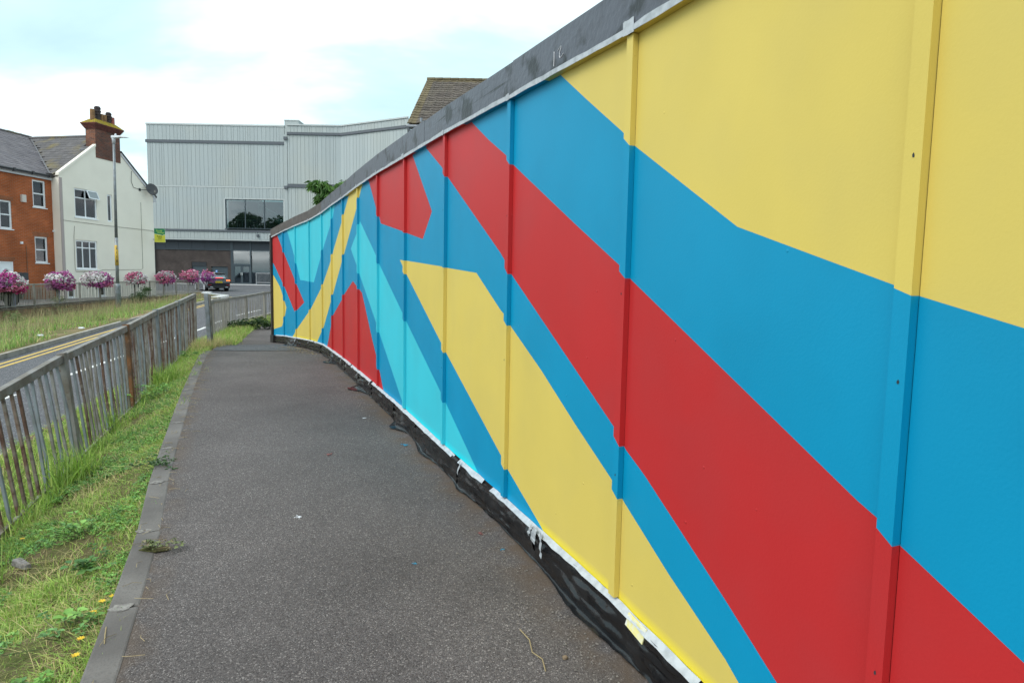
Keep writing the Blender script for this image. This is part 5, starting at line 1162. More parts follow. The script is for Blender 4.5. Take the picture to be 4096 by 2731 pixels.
def tree(label, x, y, zb, zt, crown, per, size, droop, tints, seed, cat='tree', name='tree', asp=.32):
    rs = np.random.default_rng(seed); t_ = thing(name, label, cat, (x, y, zb))
    q = MB(); q.tube([(x, y, zb-.2), (x+.05, y+.03, zb+(zt-zb)*.4), (x, y, zb+(zt-zb)*.75)], [.13, .10, .07], 8)
    for c, r in crown: q.tube([(x, y, zb+(zt-zb)*.55), ((x+c[0])/2, (y+c[1])/2, (zb+(zt-zb)*.55+c[2])/2+.1), c], [.06, .04, .015], 6)
    q.build('trunk', mat('bark', (.10, .08, .06), .9, .1, var=(9, (.06, .05, .04), .4, .7)), t_)
    V, Fq, T = leaves(crown, per, size, 1, droop, tints, rs, asp); mesh_np('crown', V, [np.array(Fq)], m_leaf, t_, tint=np.array(T)); return t_
crown = []
rs0 = np.random.default_rng(4)
for cx, cy, cz, r in [(-6.15, 20, 4.55, .30), (-5.9, 20.1, 4.35, .38), (-5.5, 20.2, 4.45, .40), (-5.15, 20, 4.55, .36), (-4.8, 20.2, 4.5, .4), (-5.95, 19.9, 3.75, .34), (-5.6, 20, 3.95, .36), (-6.2, 20, 3.62, .22), (-5.3, 20.3, 4.0, .42), (-4.9, 20.3, 3.9, .45), (-6.02, 20.1, 4.12, .28), (-4.4, 20.4, 4.2, .5), (-5.0, 20.9, 4.1, .5)]: crown.append(((cx, cy, cz), r))
tree('young tree with drooping glossy green leaves rising just behind the hoarding', -5.0, 20.4, .1, 4.3, crown, 240, .20, .75, G((.065, .145, .028), (.085, .19, .04), (.045, .105, .022), (.12, .24, .05)), 3)

for lb, tx, ty, zt_, sd_, n_ in [('broad green tree mirrored in the middle pane of the upper theatre window', -40.2, 40.5, 12.2, 71, 9), ('darker green tree mirrored in the right pane of the upper theatre window', -35.6, 41.5, 11.6, 72, 8)]:
    rs_t = np.random.default_rng(sd_); cr_ = [((tx+rs_t.normal()*1.5, ty+rs_t.normal()*1.2, zt_-1.2-abs(rs_t.normal())*1.7), 1.1+.5*rs_t.random()) for _ in range(n_)]
    tree(lb, tx, ty, .3, zt_, cr_, 150, .55, .3, G((.05, .10, .03), (.035, .075, .022), (.07, .13, .04)), sd_, asp=.5)
# ================================================================ VEHICLES
m_carp = mat('black_car_paint', (.012, .013, .019), .22, .5, coat=1.0); m_cglass = mat('dark_car_glass', (.02, .025, .027), .05, .8); m_tyre = mat('tyre', (.016, .016, .017), .8, .2)
m_alloy = mat('alloy_wheel', (.50, .51, .54), .35, .5, .6); m_plast = mat('black_trim', (.010, .010, .012), .5)
m_tail = mat('lit_tail_lamp', (.5, .05, .01), .3, .5, emit=((1.0, .17, .03), 1.3)); m_brake = mat('lit_brake_lamp', (.5, .02, .02), .3, .5, emit=((1.0, .05, .04), 1.1)); m_refl = mat('red_reflector', (.22, .012, .015), .3)
m_plate = mat('yellow_number_plate', (.68, .50, .02), .5); m_chrome = mat('bright_steel', (.6, .6, .62), .25, .5, .8)
m_rearg = mat('pale_tailgate_glass', (.30, .40, .44), .08, .8)
def car(label, loc, rz, plate='', words='', lit=True, wheel_m=None, name='car'):
    t_ = thing(name, label, 'car', (0, 0, 0)); L = 4.36; H_ = 1.64; hw = .95
    def prof_y(z): return hw*(1-.05*((z-.75)/.6)**2)
    # lower body: side outline with wheel arches, crossed by width stations
    ar = .40; wx = [.86, 3.52]
    top = [(0.06, .55), (.0, .75), (.05, 1.02), (.22, 1.10), (1.2, 1.08), (2.6, 1.04), (3.2, 1.0), (3.9, .92), (4.25, .78), (4.36, .6), (4.33, .35), (4.2, .27)]
    bot = []
    for w_ in reversed(wx):
        for k in range(9): a = math.pi*k/8; bot.append((w_+ar*math.cos(a), .34+ar*math.sin(a)*1.02))
    low = [(wx[1]+ar, .27)]+bot[:9]+[(wx[1]-ar, .27), (wx[0]+ar, .27)]+bot[9:]+[(wx[0]-ar, .30), (.12, .36)]
    ol = top+low
    q = MB(); n = len(ol)
    for s_ in (-1, 1):
        for x, z in ol:
            taper = 1-.10*max(0, (x-3.4)/.96)**2-.06*max(0, (.5-x)/.5)**2; q.v.append((x, s_*prof_y(z)*taper, z))
    bm = bmesh.new()
    fl = [bm.verts.new(v) for v in q.v]
    bm.faces.new(fl[:n]); bm.faces.new(list(reversed(fl[n:])))
    for i in range(n): bm.faces.new((fl[i], fl[(i+1) % n], fl[n+(i+1) % n], fl[n+i]))
    bmesh.ops.recalc_face_normals(bm, faces=bm.faces); bmesh.ops.triangulate(bm, faces=[f for f in bm.faces if len(f.verts) > 4])
    me = bpy.data.meshes.new('body'); bm.to_mesh(me); bm.free(); me.materials.append(m_carp); o = bpy.data.objects.new('body', me); col.objects.link(o); o.parent = t_; WORLD[o.name] = Vector((0, 0, 0))
    bv = o.modifiers.new('bevel', 'BEVEL'); bv.width = .05; bv.segments = 3; bv.limit_method = 'ANGLE'; bv.angle_limit = R(50)
    # greenhouse
    st = [(.25, 1.07, .86, 1.10), (.55, 1.07, .84, 1.50), (.85, 1.07, .84, 1.59), (1.6, 1.06, .85, 1.635), (2.3, 1.05, .85, 1.63), (2.75, 1.04, .84, 1.50), (3.35, 1.0, .80, 1.02)]
    q = MB()
    for x, zb_, yb, zt2 in st:
        yt = yb-.20*min(1, (zt2-zb_)/.55); q.v += [(x, -yb, zb_), (x, -yt, zt2-.03), (x, -yt*.8, zt2), (x, yt*.8, zt2), (x, yt, zt2-.03), (x, yb, zb_)]
    for i in range(len(st)-1):
        for c in range(5):
            q.f.append((6*i+c, 6*i+c+1, 6*i+6+c+1, 6*i+6+c)); q.m.append(0 if c in (1, 2, 3) else 1)
    q.m = [(1 if (idx//5 in (4, 5) and idx % 5 == 2) else m) for idx, m in enumerate(q.m)]
    q.f.append((0, 1, 2, 3, 4, 5)); q.m.append(0)
    q.build('cabin', [m_carp, m_cglass], t_)
    MB().poly([(.27, -.62, 1.12), (.27, .62, 1.12), (.50, .56, 1.46), (.50, -.56, 1.46)], (-.012, 0, .008)).build('tailgate_glass', m_rearg, t_)
    MB().hexa([(.30, -.66, 1.50), (.30, .66, 1.50), (.62, .66, 1.53), (.62, -.66, 1.53), (.28, -.66, 1.53), (.28, .66, 1.53), (.62, .66, 1.57), (.62, -.66, 1.57)]).build('spoiler', m_plast, t_)
    MB().box((-.015, -.88, .30), (.13, .88, .50)).build('lower_bumper', m_plast, t_, bevel=.02)
    MB().box((.012, -.80, 1.06), (.07, .80, 1.125)).build('tailgate_lip', m_plast, t_)
    for s_ in (-1, 1):
        lt = m_tail if lit else m_refl
        MB().hexa([(.015, s_*.60, .90), (.015, s_*.88, .90), (.16, s_*.945, .90), (.16, s_*.9, .90), (.03, s_*.60, 1.0), (.03, s_*.88, 1.0), (.16, s_*.945, 1.0), (.16, s_*.9, 1.0)]).build('tail_lamp', lt, t_)
        MB().box((-.022, s_*.72-.13, .54), (.03, s_*.72+.13, .59)).build('reflector', m_refl, t_)
        MB().tube([(-.03, s_*.60-.1, .37), (-.03, s_*.60+.1, .37)], .035, 8).build('exhaust_tip', m_chrome, t_)
        MB().box((2.55, s_*.93-.01, 1.02), (2.72, s_*1.07, 1.16)).build('mirror', m_carp, t_, bevel=.02)
        MB().hexa([(4.05, s_*.6, .72), (4.30, s_*.6, .70), (4.1, s_*.88, .74), (3.8, s_*.9, .76), (4.02, s_*.6, .82), (4.25, s_*.6, .80), (4.05, s_*.86, .84), (3.8, s_*.88, .86)]).build('headlight', m_chrome, t_)
        for x in wx:
            q = MB(); q.lathe([(.23, s_*.72), (.34, s_*.71), (.365, s_*.75), (.365, s_*.90), (.34, s_*.945), (.235, s_*.94)], (x, 0, .365), 24, ax='y'); wh = q.build('wheel', m_tyre, t_)
            q = MB()
            for k in range(7):
                a = 2*math.pi*k/7
                for da in (-.16, .16): q.beam((x+.05*math.cos(a), s_*.935, .365+.05*math.sin(a)), (x+.235*math.cos(a+da), s_*.945, .365+.235*math.sin(a+da)), .03, .035, upv=(0, 1, 0))
            q.lathe([(.225, s_*.90), (.25, s_*.90), (.25, s_*.955), (.225, s_*.955)], (x, 0, .365), 24, ax='y'); q.lathe([(.06, s_*.90), (.06, s_*.955), (.03, s_*.96)], (x, 0, .365), 10, ax='y')
            q.build('rim', wheel_m or m_alloy, wh)
            MB().lathe([(.10, s_*.70), (.22, s_*.70), (.22, s_*.86), (.10, s_*.86)], (x, 0, .365), 16, ax='y').build('brake_disc', m_plast, wh)
    MB().box((.02, -.34, 1.135), (.09, .34, 1.185)).build('brake_lamp', m_brake if lit else m_refl, t_)
    RB = Matrix(((0, 0, -1), (-1, 0, 0), (0, 1, 0))).to_4x4()    # text facing -x (rearwards)
    if plate:
        MB().box((-.020, -.27, .74), (.03, .27, .87)).build('number_plate', m_plate, t_)
        mt = RB.copy(); mt.translation = (-.024, 0, .805); text_mesh(plate, .10, m_ink, mt, 'plate_lettering', t_)
    if words:
        mt = RB.copy(); mt.translation = (.012, -.02, 1.02); text_mesh(words, .075, m_chrome, mt, 'tailgate_lettering', t_)
    t_.location = loc; t_.rotation_euler = (0, 0, rz)
    return t_
# rear of the turning car towards us: forward axis 41 degrees left of straight ahead
yc = 53.0
car('black SUV with lit tail lamps turning left at the road junction', (-24.85, yc, zroad(yc)+.01), R(90+41), 'RE13 LNK', 'RANGE  ROVER', True)
car('dark car behind the far guard rail, cut off by the left edge', (-21.75, 22.9, .24), R(95), '', '', False, wheel_m=m_plast)
# panel van, seen mirrored in the theatre glazing
vb = thing('panel_van', 'silver grey panel van beyond the cream house, seen mirrored in the theatre glazing', 'van', (0, 0, 0))
m_van = mat('silver_van_paint', (.36, .38, .45), .35, .5, .3)
side = [(0, .35), (0, 1.9), (.1, 1.97), (3.3, 1.97), (3.7, 1.85), (4.35, 1.20), (4.95, 1.0), (5.05, .8), (5.05, .35)]
MB().poly([(x, -.95, z) for x, z in side], (0, 1.9, 0)).build('body', m_van, vb, bevel=.05)
for s_ in (-1, 1):
    MB().poly([(3.0, s_*.955, 1.2), (3.0, s_*.955, 1.75), (3.55, s_*.955, 1.75), (4.1, s_*.955, 1.2)], (0, s_*.01, 0)).build('side_window', m_cglass, vb)
    for x in (.95, 4.1): MB().lathe([(.1, s_*.75), (.33, s_*.75), (.34, s_*.96), (.1, s_*.98)], (x, 0, .34), 18, ax='y').build('wheel', m_tyre, vb)
MB().poly([(3.75, -.8, 1.83), (3.75, .8, 1.83), (4.36, .8, 1.22), (4.36, -.8, 1.22)], (.02, 0, .02)).build('windscreen', m_cglass, vb)
vb.location = (-32.1, 54.0, zroad(54)+.01); vb.rotation_euler = (0, 0, math.pi)
# ================================================================ FLOWER PLANTERS ON THE FAR GUARD RAIL
m_petal = mat('petals', (.5, .1, .3), .6, .3, attr='tint')
PINK, MAG, PUR, WHT, HOT = (.66, .17, .30), (.46, .04, .24), (.42, .10, .31), (.74, .70, .70), (.54, .03, .19)
def planter(label, y, cx_off, zc, hw, hh, hd, zones, seed, count=430):
    rs = np.random.default_rng(seed); x0 = xrail(y)+cx_off; t_ = thing('flower_planter', label, 'flower planter', (x0, y, zrail(y)+.9), 'planters of petunias along the far guard rail')
    axu = np.array([-.129, .992, 0]); axn = np.array([.992, .129, 0]); zc -= .05; hw *= .80; hd *= .72; hh *= .90; c = np.array([x0, y, zc]); count = int(count*1.9)
    q = MB(); bot = []
    for k, (rr, dz) in enumerate([(.55, -.36), (.75, -.22), (.82, -.08)]):
        for j in range(14):
            a = 2*math.pi*j/14; p = c+axu*hw*rr*.75*math.cos(a)+axn*hd*rr*.8*math.sin(a)+np.array([0, 0, dz*hh/.42]); q.v.append(tuple(p))
    for k in range(2):
        for j in range(14): j2 = (j+1) % 14; q.f.append((k*14+j, k*14+j2, k*14+14+j2, k*14+14+j)); q.m.append(0)
    q.f += [tuple(range(14)), tuple(range(28, 42))]; q.m += [0, 0]; q.build('trough', m_black, t_)
    for s in (-.25, .25):
        p = c+axu*s; MB().box((p[0]-.02, p[1]-.03, zrail(y)+.6), (p[0]+.02, p[1]+.03, zc-.2)).build('bracket', m_black, t_)
    # blossoms: little five-lobed funnels turned outwards
    V = []; F3 = []; T = []
    LV = []; LF = []; LT = []
    lump = rs.normal(size=(9, 3))
    for _ in range(count):
        d = rs.normal(size=3); d /= np.linalg.norm(d)
        if d[2] < -.75: continue
        bump = 1+.16*np.sin(3.1*d[0]+lump[0, 0]*2)+.12*np.sin(5*d[1]+lump[1, 0]*3)+.08*rs.normal()
        dl = d*(1 if rs.random() > .06 else 1.08+.15*rs.random()); 
        p = c+axu*hw*dl[0]*bump+axn*hd*dl[1]*bump+np.array([0, 0, hh*dl[2]*bump*(1 if dl[2] > 0 else .95)+ (.0 if dl[2] > 0 else -.05)])
        nrm = axu*d[0]/hw+axn*d[1]/hd+np.array([0, 0, d[2]/hh]); nrm /= np.linalg.norm(nrm); nrm = nrm+np.array([.25, -.55, .15])+.5*rs.normal(size=3); nrm /= np.linalg.norm(nrm)
        a = np.cross(nrm, [0, 0, 1.0]); a /= max(1e-6, np.linalg.norm(a)); b = np.cross(nrm, a); r = .040*(.6+.8*rs.random())
        # colour zone
        best = min(zones, key=lambda z: (d[0]-z[0])**2+(d[2]-z[1])**2+.10*rs.normal()); colr = np.array(best[2])*(.8+.4*rs.random())
        if rs.random() < .10: colr = np.array((PINK, WHT, MAG)[rs.integers(3)])
        o = len(V); V.append(p-nrm*r*.45); T.append(colr*.45)
        for k in range(7):
            t = 2*math.pi*k/7; V.append(p+(a*math.cos(t)+b*math.sin(t))*r*(1+.12*rs.normal())+nrm*.012*rs.normal()); T.append(colr)
        F3 += [(o, o+1+k, o+1+(k+1) % 7) for k in range(7)]
    for _ in range(int(count*1.0)):
        d = rs.normal(size=3); d /= np.linalg.norm(d)
        if d[2] < -.8: continue
        p = c+.86*(axu*hw*d[0]+axn*hd*d[1]+np.array([0, 0, hh*d[2]])); a = rs.normal(size=3); a /= np.linalg.norm(a); b = np.cross(a, d); o = len(LV); L = .05
        LV += [p, p+a*L*.5+b*L*.3, p+a*L, p+a*L*.5-b*L*.3]; LF.append((o, o+1, o+2, o+3)); g_ = np.array((.03, .07, .018))*(.6+.9*rs.random()); LT += [g_]*4
    mesh_np('blossoms', V, [np.array(F3)], m_petal, t_, kind='stuff', tint=np.array(T)); mesh_np('foliage', LV, [np.array(LF)], m_leaf, t_, kind='stuff', tint=np.array(LT))
planter('flower planter of white and pink petunias cut off by the left frame edge', 25.9, .05, 1.22, .85, .46, .62, [(-.9, .2, PUR), (0.3, .6, WHT), (.8, .2, WHT), (.2, -.5, HOT), (-.4, -.2, PINK), (-.3, .9, MAG)], 1, 520)
planter('large purple and pink flower planter at the joint of the brick and cream houses', 29.4, .05, 1.33, .86, .46, .66, [(-.7, .4, WHT), (.2, .8, PUR), (.0, .0, PUR), (.5, .1, WHT), (.8, -.4, HOT), (-.1, -.6, PUR), (-.85, -.1, PUR)], 2, 560)
planter('flower planter below the ground-floor window of the cream house, left of the lamp', 32.9, .05, 1.43, 1.02, .46, .72, [(-.6, .4, WHT), (0, .7, PUR), (.7, .5, WHT), (-.2, -.1, PUR), (.3, .1, PUR), (.8, -.3, HOT), (.3, -.6, PINK)], 3, 560)
planter('mostly white flower planter just right of the street lamp', 37.1, .05, 1.52, 1.02, .42, .62, [(0, .5, WHT), (-.6, -.2, WHT), (.6, -.2, WHT), (-.9, .3, PINK), (-.2, -.5, PINK), (.1, .8, PINK), (.4, .5, WHT)], 4, 460)
planter('rosy pink flower planter at the right end of the cream house', 41.3, .05, 1.62, 1.05, .46, .72, [(-.4, .5, WHT), (.3, .8, PINK), (.9, .1, WHT), (-.3, -.1, PUR), (.3, -.5, MAG), (-.8, 0, PINK)], 5, 480)
planter('pink and white flower planter in front of the louvred theatre door', 45.6, .05, 1.72, 1.05, .46, .72, [(.0, .9, PINK), (.6, .4, WHT), (-.5, .3, PINK), (-.1, -.2, PUR), (.5, -.4, PUR), (.8, 0, PINK)], 6, 440)
planter('deep purple flower planter at the end of the rail beside the black SUV', 48.2, .30, 1.72, .80, .46, .60, [(-.5, .8, PUR), (.4, .7, PINK), (.8, .4, WHT), (.0, -.1, (.28, .04, .26)), (.3, -.5, (.28, .04, .26))], 7, 380)

# ================================================================ GRASS
def blades(name, pts, hgt, wid, tints, seed, lean=.55, par=None, seg=3, base_dir=None):
    """pts (n,3); each blade a bent tapering strip"""
    rs = np.random.default_rng(seed); n = len(pts); P0 = np.asarray(pts)
    h = hgt*(.45+.9*rs.random(n)) if np.isscalar(hgt) else np.asarray(hgt)*(.6+.7*rs.random(n)); w = wid*(.6+.8*rs.random(n))
    az = rs.random(n)*2*np.pi; ln = np.abs(rs.normal(size=n))*lean; D = np.stack([np.cos(az), np.sin(az), np.zeros(n)], 1)
    az2 = az+np.pi/2+rs.normal(size=n)*.6; Sd = np.stack([np.cos(az2), np.sin(az2), np.zeros(n)], 1)
    V = np.zeros((n, 2*seg+1, 3), np.float32)
    for k in range(seg):
        t = k/seg; ctr = P0+D*(h*ln*t**1.7)[:, None]; ctr[:, 2] += h*(t-.28*np.minimum(ln, 1.4)*t**2); ww = (w*(1-.55*t))[:, None]*.5
        V[:, 2*k] = ctr-Sd*ww; V[:, 2*k+1] = ctr+Sd*ww
    ctr = P0+D*(h*ln)[:, None]; ctr[:, 2] += h*(1-.28*np.minimum(ln, 1.4)*1.0); V[:, 2*seg] = ctr
    b = (np.arange(n)*(2*seg+1))[:, None]
    quads = np.concatenate([b+np.array([2*k, 2*k+1, 2*k+3, 2*k+2]) for k in range(seg-1)]); tri = b+np.array([2*seg-2, 2*seg-1, 2*seg])
    tn = 1.75*np.asarray(tints)[rs.integers(len(tints), size=n)]*(.7+.6*rs.random(n))[:, None]
    T = np.repeat(tn[:, None, :], 2*seg+1, 1)
    o = mesh_np(name, V.reshape(-1, 3), [quads, tri], m_grass, par, kind='stuff', tint=T.reshape(-1, 3)); return o
GREEN = [(.15, .24, .04), (.19, .285, .05), (.12, .20, .04), (.25, .31, .08), (.18, .26, .07)]
DRY = [(.36, .29, .15), (.29, .24, .12), (.24, .24, .09)]
rg = np.random.default_rng(9)
def zverge(x, y):
    xe, xf, xn = xedge(y), xfen(y), xnk(y)
    if x >= xf: t = (x-xf)/max(.05, xe-xf); z = zfen(y)+(zp(y)-.015-zfen(y))*min(t, 1)
    else: t = (x-xn)/max(.05, xf-xn); z = zroad(y)+.1+(zfen(y)-zroad(y)-.1)*max(t, 0)
    return z
def scatter(n, ya, yb, l, r, dens=None, bias=1.0):
    P_ = []
    while len(P_) < n:
        y = ya+(yb-ya)*rg.random()**bias; a, b = l(y), r(y); x = a+(b-a)*rg.random()
        if dens and rg.random() > dens(x, y): continue
        P_.append((x, y, zverge(x, y)-.01))
    return np.array(P_)
def patchy(x, y): return min(1, max(.12, .62+1.5*mnoise.noise(Vector((x*1.5, y*1.5, 2)))))
def inner(y): return xedge(y)-.075+.11*mnoise.noise(Vector((y*2.1, 3, 1)))
blades('verge_grass', scatter(62000, 1.2, 6.5, lambda y: xfen(y)-.5, inner, patchy), .052, .0048, GREEN*3+DRY, 1, lean=1.2)
blades('verge_grass', scatter(20000, 1.2, 3.4, lambda y: xfen(y)+.1, inner, lambda x, y: min(1, max(.35, .7+1.2*mnoise.noise(Vector((x*2.5, y*2.5, 12)))))), .045, .0042, GREEN*2+DRY, 15, lean=1.4)
blades('verge_grass', scatter(36000, 6.2, 13.4, lambda y: xnk(y)+.05, inner, patchy), .085, .0068, GREEN*3+DRY, 2, lean=1.0)
blades('verge_grass', scatter(9000, 2.0, 7.0, lambda y: xnk(y)+.1, lambda y: xfen(y), patchy), .13, .007, GREEN*2+DRY, 3, lean=.9)
blades('fence_line_grass', scatter(4200, 2.6, 13.3, lambda y: xfen(y)-.18, lambda y: xfen(y)+.22, lambda x, y: .25+.75*(mnoise.noise(Vector((x*.9, y*1.1, 8))) > .22)), .15, .007, GREEN*2+DRY[2:], 4, lean=.6)
blades('dry_grass', scatter(7500, 1.5, 12.8, lambda y: xfen(y)-.3, lambda y: xedge(y)-.08, lambda x, y: float(mnoise.noise(Vector((x*2.2, y*1.3, 5))) > .16)), .075, .004, DRY, 5, lean=1.7)
blades('dry_grass', np.array([(x, y, zverge(x, y)-.01) for x, y in zip(rg.normal(-6.30, .17, 1500), rg.normal(12.75, .45, 1500))]), .22, .006, DRY*2+GREEN[:1], 6, lean=.8)
blades('verge_grass', scatter(9000, 13.2, 26, lambda y: xfen(y)-.1, lambda y: xedge(y)+.35, patchy), .20, .011, GREEN*2+DRY, 7, lean=.7)
# grass of the bank across the road
def zbank(x, y):
    zl_ = interp(y, [2, 26, 36, 42, 48.6], [-.6, -.42, -.05, .38, .56]); zr_ = zroad(y)+.11; t = (x-xrail(y))/(xfk(y)-xrail(y)); return zl_+(zr_-zl_)*t
BP = []
while len(BP) < 46000:
    y = 11+30*rg.random()**1.15; a, b = xrail(y)+.12, xfk(y)-.25; t = rg.random(); x = a+(b-a)*t
    d = .55+1.6*mnoise.noise(Vector((x*.45, y*.45, 4)))
    d *= 1.0 if y < 30 else max(.03, 1-(y-30)/8)
    if t > .82: d *= .35
    if rg.random() < d: BP.append((x, y, zbank(x, y)))
BP = np.array(BP); hs = np.array([.10+.18*max(0, mnoise.noise(Vector((p[0]*.35, p[1]*.35, 7)))+.25) for p in BP])
blades('bank_grass', BP, hs, .018, [(.13, .23, .05), (.17, .28, .06), (.10, .185, .045), (.22, .30, .10), (.26, .235, .10)], 8, lean=.45)
blades('bank_dry_grass', BP[::9]+np.array([.05, .05, 0]), .55, .010, [(.24, .20, .11), (.20, .16, .09), (.16, .17, .08)], 10, lean=.3)
# low broad leaves among the verge grass
def rosette_leaves(P_, L, seed, tints, nl=(4, 8), flat=.35, wr=.6):
    rs = np.random.default_rng(seed); V = []; Fq = []; T = []
    for p in P_:
        n = rs.integers(*nl); sc = L*(.6+.8*rs.random()); tint = 1.6*np.array(tints[rs.integers(len(tints))])
        for k in range(n):
            a = 2*math.pi*(k+rs.random()*.6)/n; l = sc*(.7+.5*rs.random()); d = np.array([math.cos(a), math.sin(a), 0]); s_ = np.array([-d[1], d[0], 0]); el = flat+.25*rs.normal()
            st = p+d*l*.25+np.array([0, 0, .02+.03*rs.random()]); m1 = st+d*l*.4+np.array([0, 0, l*.35*el]); tip = st+d*l*.85+np.array([0, 0, l*.25*el]); w = l*wr*.5; o = len(V)
            V += [st, st+d*l*.18+s_*w*.8+np.array([0, 0, .01]), m1+s_*w, tip, m1-s_*w, st+d*l*.18-s_*w*.8+np.array([0, 0, .01])]; Fq += [(o, o+1, o+2, o+3), (o, o+3, o+4, o+5)]; T += [tint*(.7+.6*rs.random())]*6
    return V, Fq, T
LG = [(.11, .225, .045), (.085, .18, .04), (.14, .26, .06), (.09, .185, .06)]
V_, F_, T_ = rosette_leaves(scatter(3600, 1.3, 9, lambda y: xfen(y)+.0, inner, lambda x, y: float(mnoise.noise(Vector((x*1.8, y*1.8, 6))) > .0)), .024, 11, LG)
mesh_np('clover', V_, [np.array(F_)], m_leaf, kind='stuff', tint=np.array(T_))
def weed(label, x, y, n, L, spread, seed, name='weed', cat='weed', z=None, tints=LG, nl=(5, 9), wr=.62, flat=.6):
    rs = np.random.default_rng(seed); z = zverge(x, y) if z is None else z; t_ = thing(name, label, cat, (x, y, z))
    P_ = np.array([(x+rs.normal()*spread, y+rs.normal()*spread, z+abs(rs.normal())*spread*.4) for _ in range(n)])
    V, Fq, T = rosette_leaves(P_, L, seed, tints, nl, flat, wr); mesh_np('leaves', V, [np.array(Fq)], m_leaf, t_, tint=np.array(T)); q = MB()
    for p in P_: q.tube([(x, y, z-.03), tuple(p+np.array([0, 0, .02]))], .0022, 4)
    q.build('stems', m_leaf, t_); 
    a = q  # stems take the attribute default; give them a tint
    o = bpy.data.objects[[c.name for c in t_.children if c.name.startswith('stems')][0]]; at_ = o.data.attributes.new('tint', 'FLOAT_COLOR', 'POINT'); at_.data.foreach_set('color', np.tile(np.array([.10, .14, .05, 1], np.float32), len(o.data.vertices))); return t_
weed('broad-leaved weed clump beside the edging, low in the left corner', -1.98, 2.72, 15, 0.039, .10, 31)
weed('bright mallow weed spreading in the middle of the verge grass', -2.75, 3.95, 18, 0.041, .14, 32)
weed('dark dock weed with rounded leaves beside the lower edging stones', -2.40, 3.45, 11, 0.046, .09, 33, tints=[(.045, .11, .03), (.06, .13, .03)])
weed('grey-green groundsel plant lying over the edging stones', -2.74, 4.79, 20, 0.035, .09, 34, tints=[(.07, .12, .05), (.05, .095, .04)], wr=.28, flat=.9)
weed('pale broad-leaved weed at the foot of the rusted post', -4.45, 7.9, 18, 0.055, .17, 35)
weed('leafy green weed growing at the bend of the guard rail', -5.75, 11.2, 15, 0.051, .14, 36)
weed('small clover-like weed beside the yellow flowers', -1.92, 2.35, 13, 0.028, .07, 37)
def tuft(label, x, y, n, h, sp_, seed):
    z = zverge(x, y); rs = np.random.default_rng(seed); t_ = thing('grass_tuft', label, 'grass tuft', (x, y, z))
    o = blades('blades', np.array([(x+rs.normal()*sp_, y+rs.normal()*sp_, z-.01) for _ in range(n)]), h, .008, GREEN, seed, lean=.55, par=t_); del o['kind']
    return t_
tuft('tall green grass tuft at the foot of the second rail post', -3.75, 5.3, 340, .30, .10, 41)
tuft('upright grass tuft against the rail between the grey and the rusted posts', -4.55, 6.9, 260, .26, .10, 42)
tuft('long bright grass tuft by the rail, beyond the rusted post', -5.0, 9.0, 420, .28, .16, 43)
tuft('grass tuft leaning over the rail foot in the lower left corner', -3.25, 3.6, 300, .24, .12, 44)
def bush(label, x, y, z, crown, per, size, tints, seed, name='shrub', droop=.1, asp=.25):
    t_ = thing(name, label, 'shrub', (x, y, z)); rs = np.random.default_rng(seed); q = MB()
    for c, r in crown: q.tube([(x, y, z-.05), ((x+c[0])/2, (y+c[1])/2, (z+c[2])/2+.05), c], [.015, .01, .005], 5)
    q.build('stems', mat('stem_'+str(seed), (.09, .09, .045), .9), t_)
    V, Fq, T = leaves(crown, per, size, 1, droop, tints, rs, asp); mesh_np('foliage', V, [np.array(Fq)], m_leaf, t_, tint=np.array(T)); return t_
DKG = G((.02, .055, .012), (.03, .075, .018), (.015, .04, .01), (.045, .09, .02))
bush('dark green bush pushing through the guard rail near the hoarding corner', -8.7, 20.3, -.1, [((-8.6, 20.0, .15), .24), ((-8.3, 20.5, .20), .25), ((-8.0, 20.4, .10), .2), ((-8.9, 20.1, .10), .25), ((-7.7, 20.8, .12), .22), ((-8.45, 20.2, .05), .3)], 210, .12, DKG, 51)
bush('round dark bush growing at the far brick wall, right of the lamp', -20.6, 34.5, .0, [((-20.6, 34.5, .35), .42), ((-20.3, 34.3, .65), .35), ((-20.9, 34.9, .5), .4), ((-20.4, 34.8, .9), .25)], 230, .13, G((.05, .10, .03), (.035, .075, .025), (.07, .13, .04)), 52)
bush('straggly grey-green weed bush in front of the far wall, left of the lamp', -19.3, 26.6, -.3, [((-19.3, 26.6, .25), .34), ((-19.1, 26.4, .6), .25), ((-19.6, 26.8, .55), .28), ((-19.0, 26.9, .15), .3), ((-19.5, 26.3, .05), .3)], 90, .12, G((.13, .16, .08), (.10, .13, .06), (.17, .18, .10)), 53, asp=.14)
bush('tall thin weeds on the bank at the left edge', -15.9, 19.9, -.3, [((-15.9, 19.9, .1), .25), ((-16.1, 20.0, .32), .2), ((-15.7, 19.8, .22), .2)], 80, .11, G((.11, .17, .05), (.15, .2, .07)), 54, asp=.15)
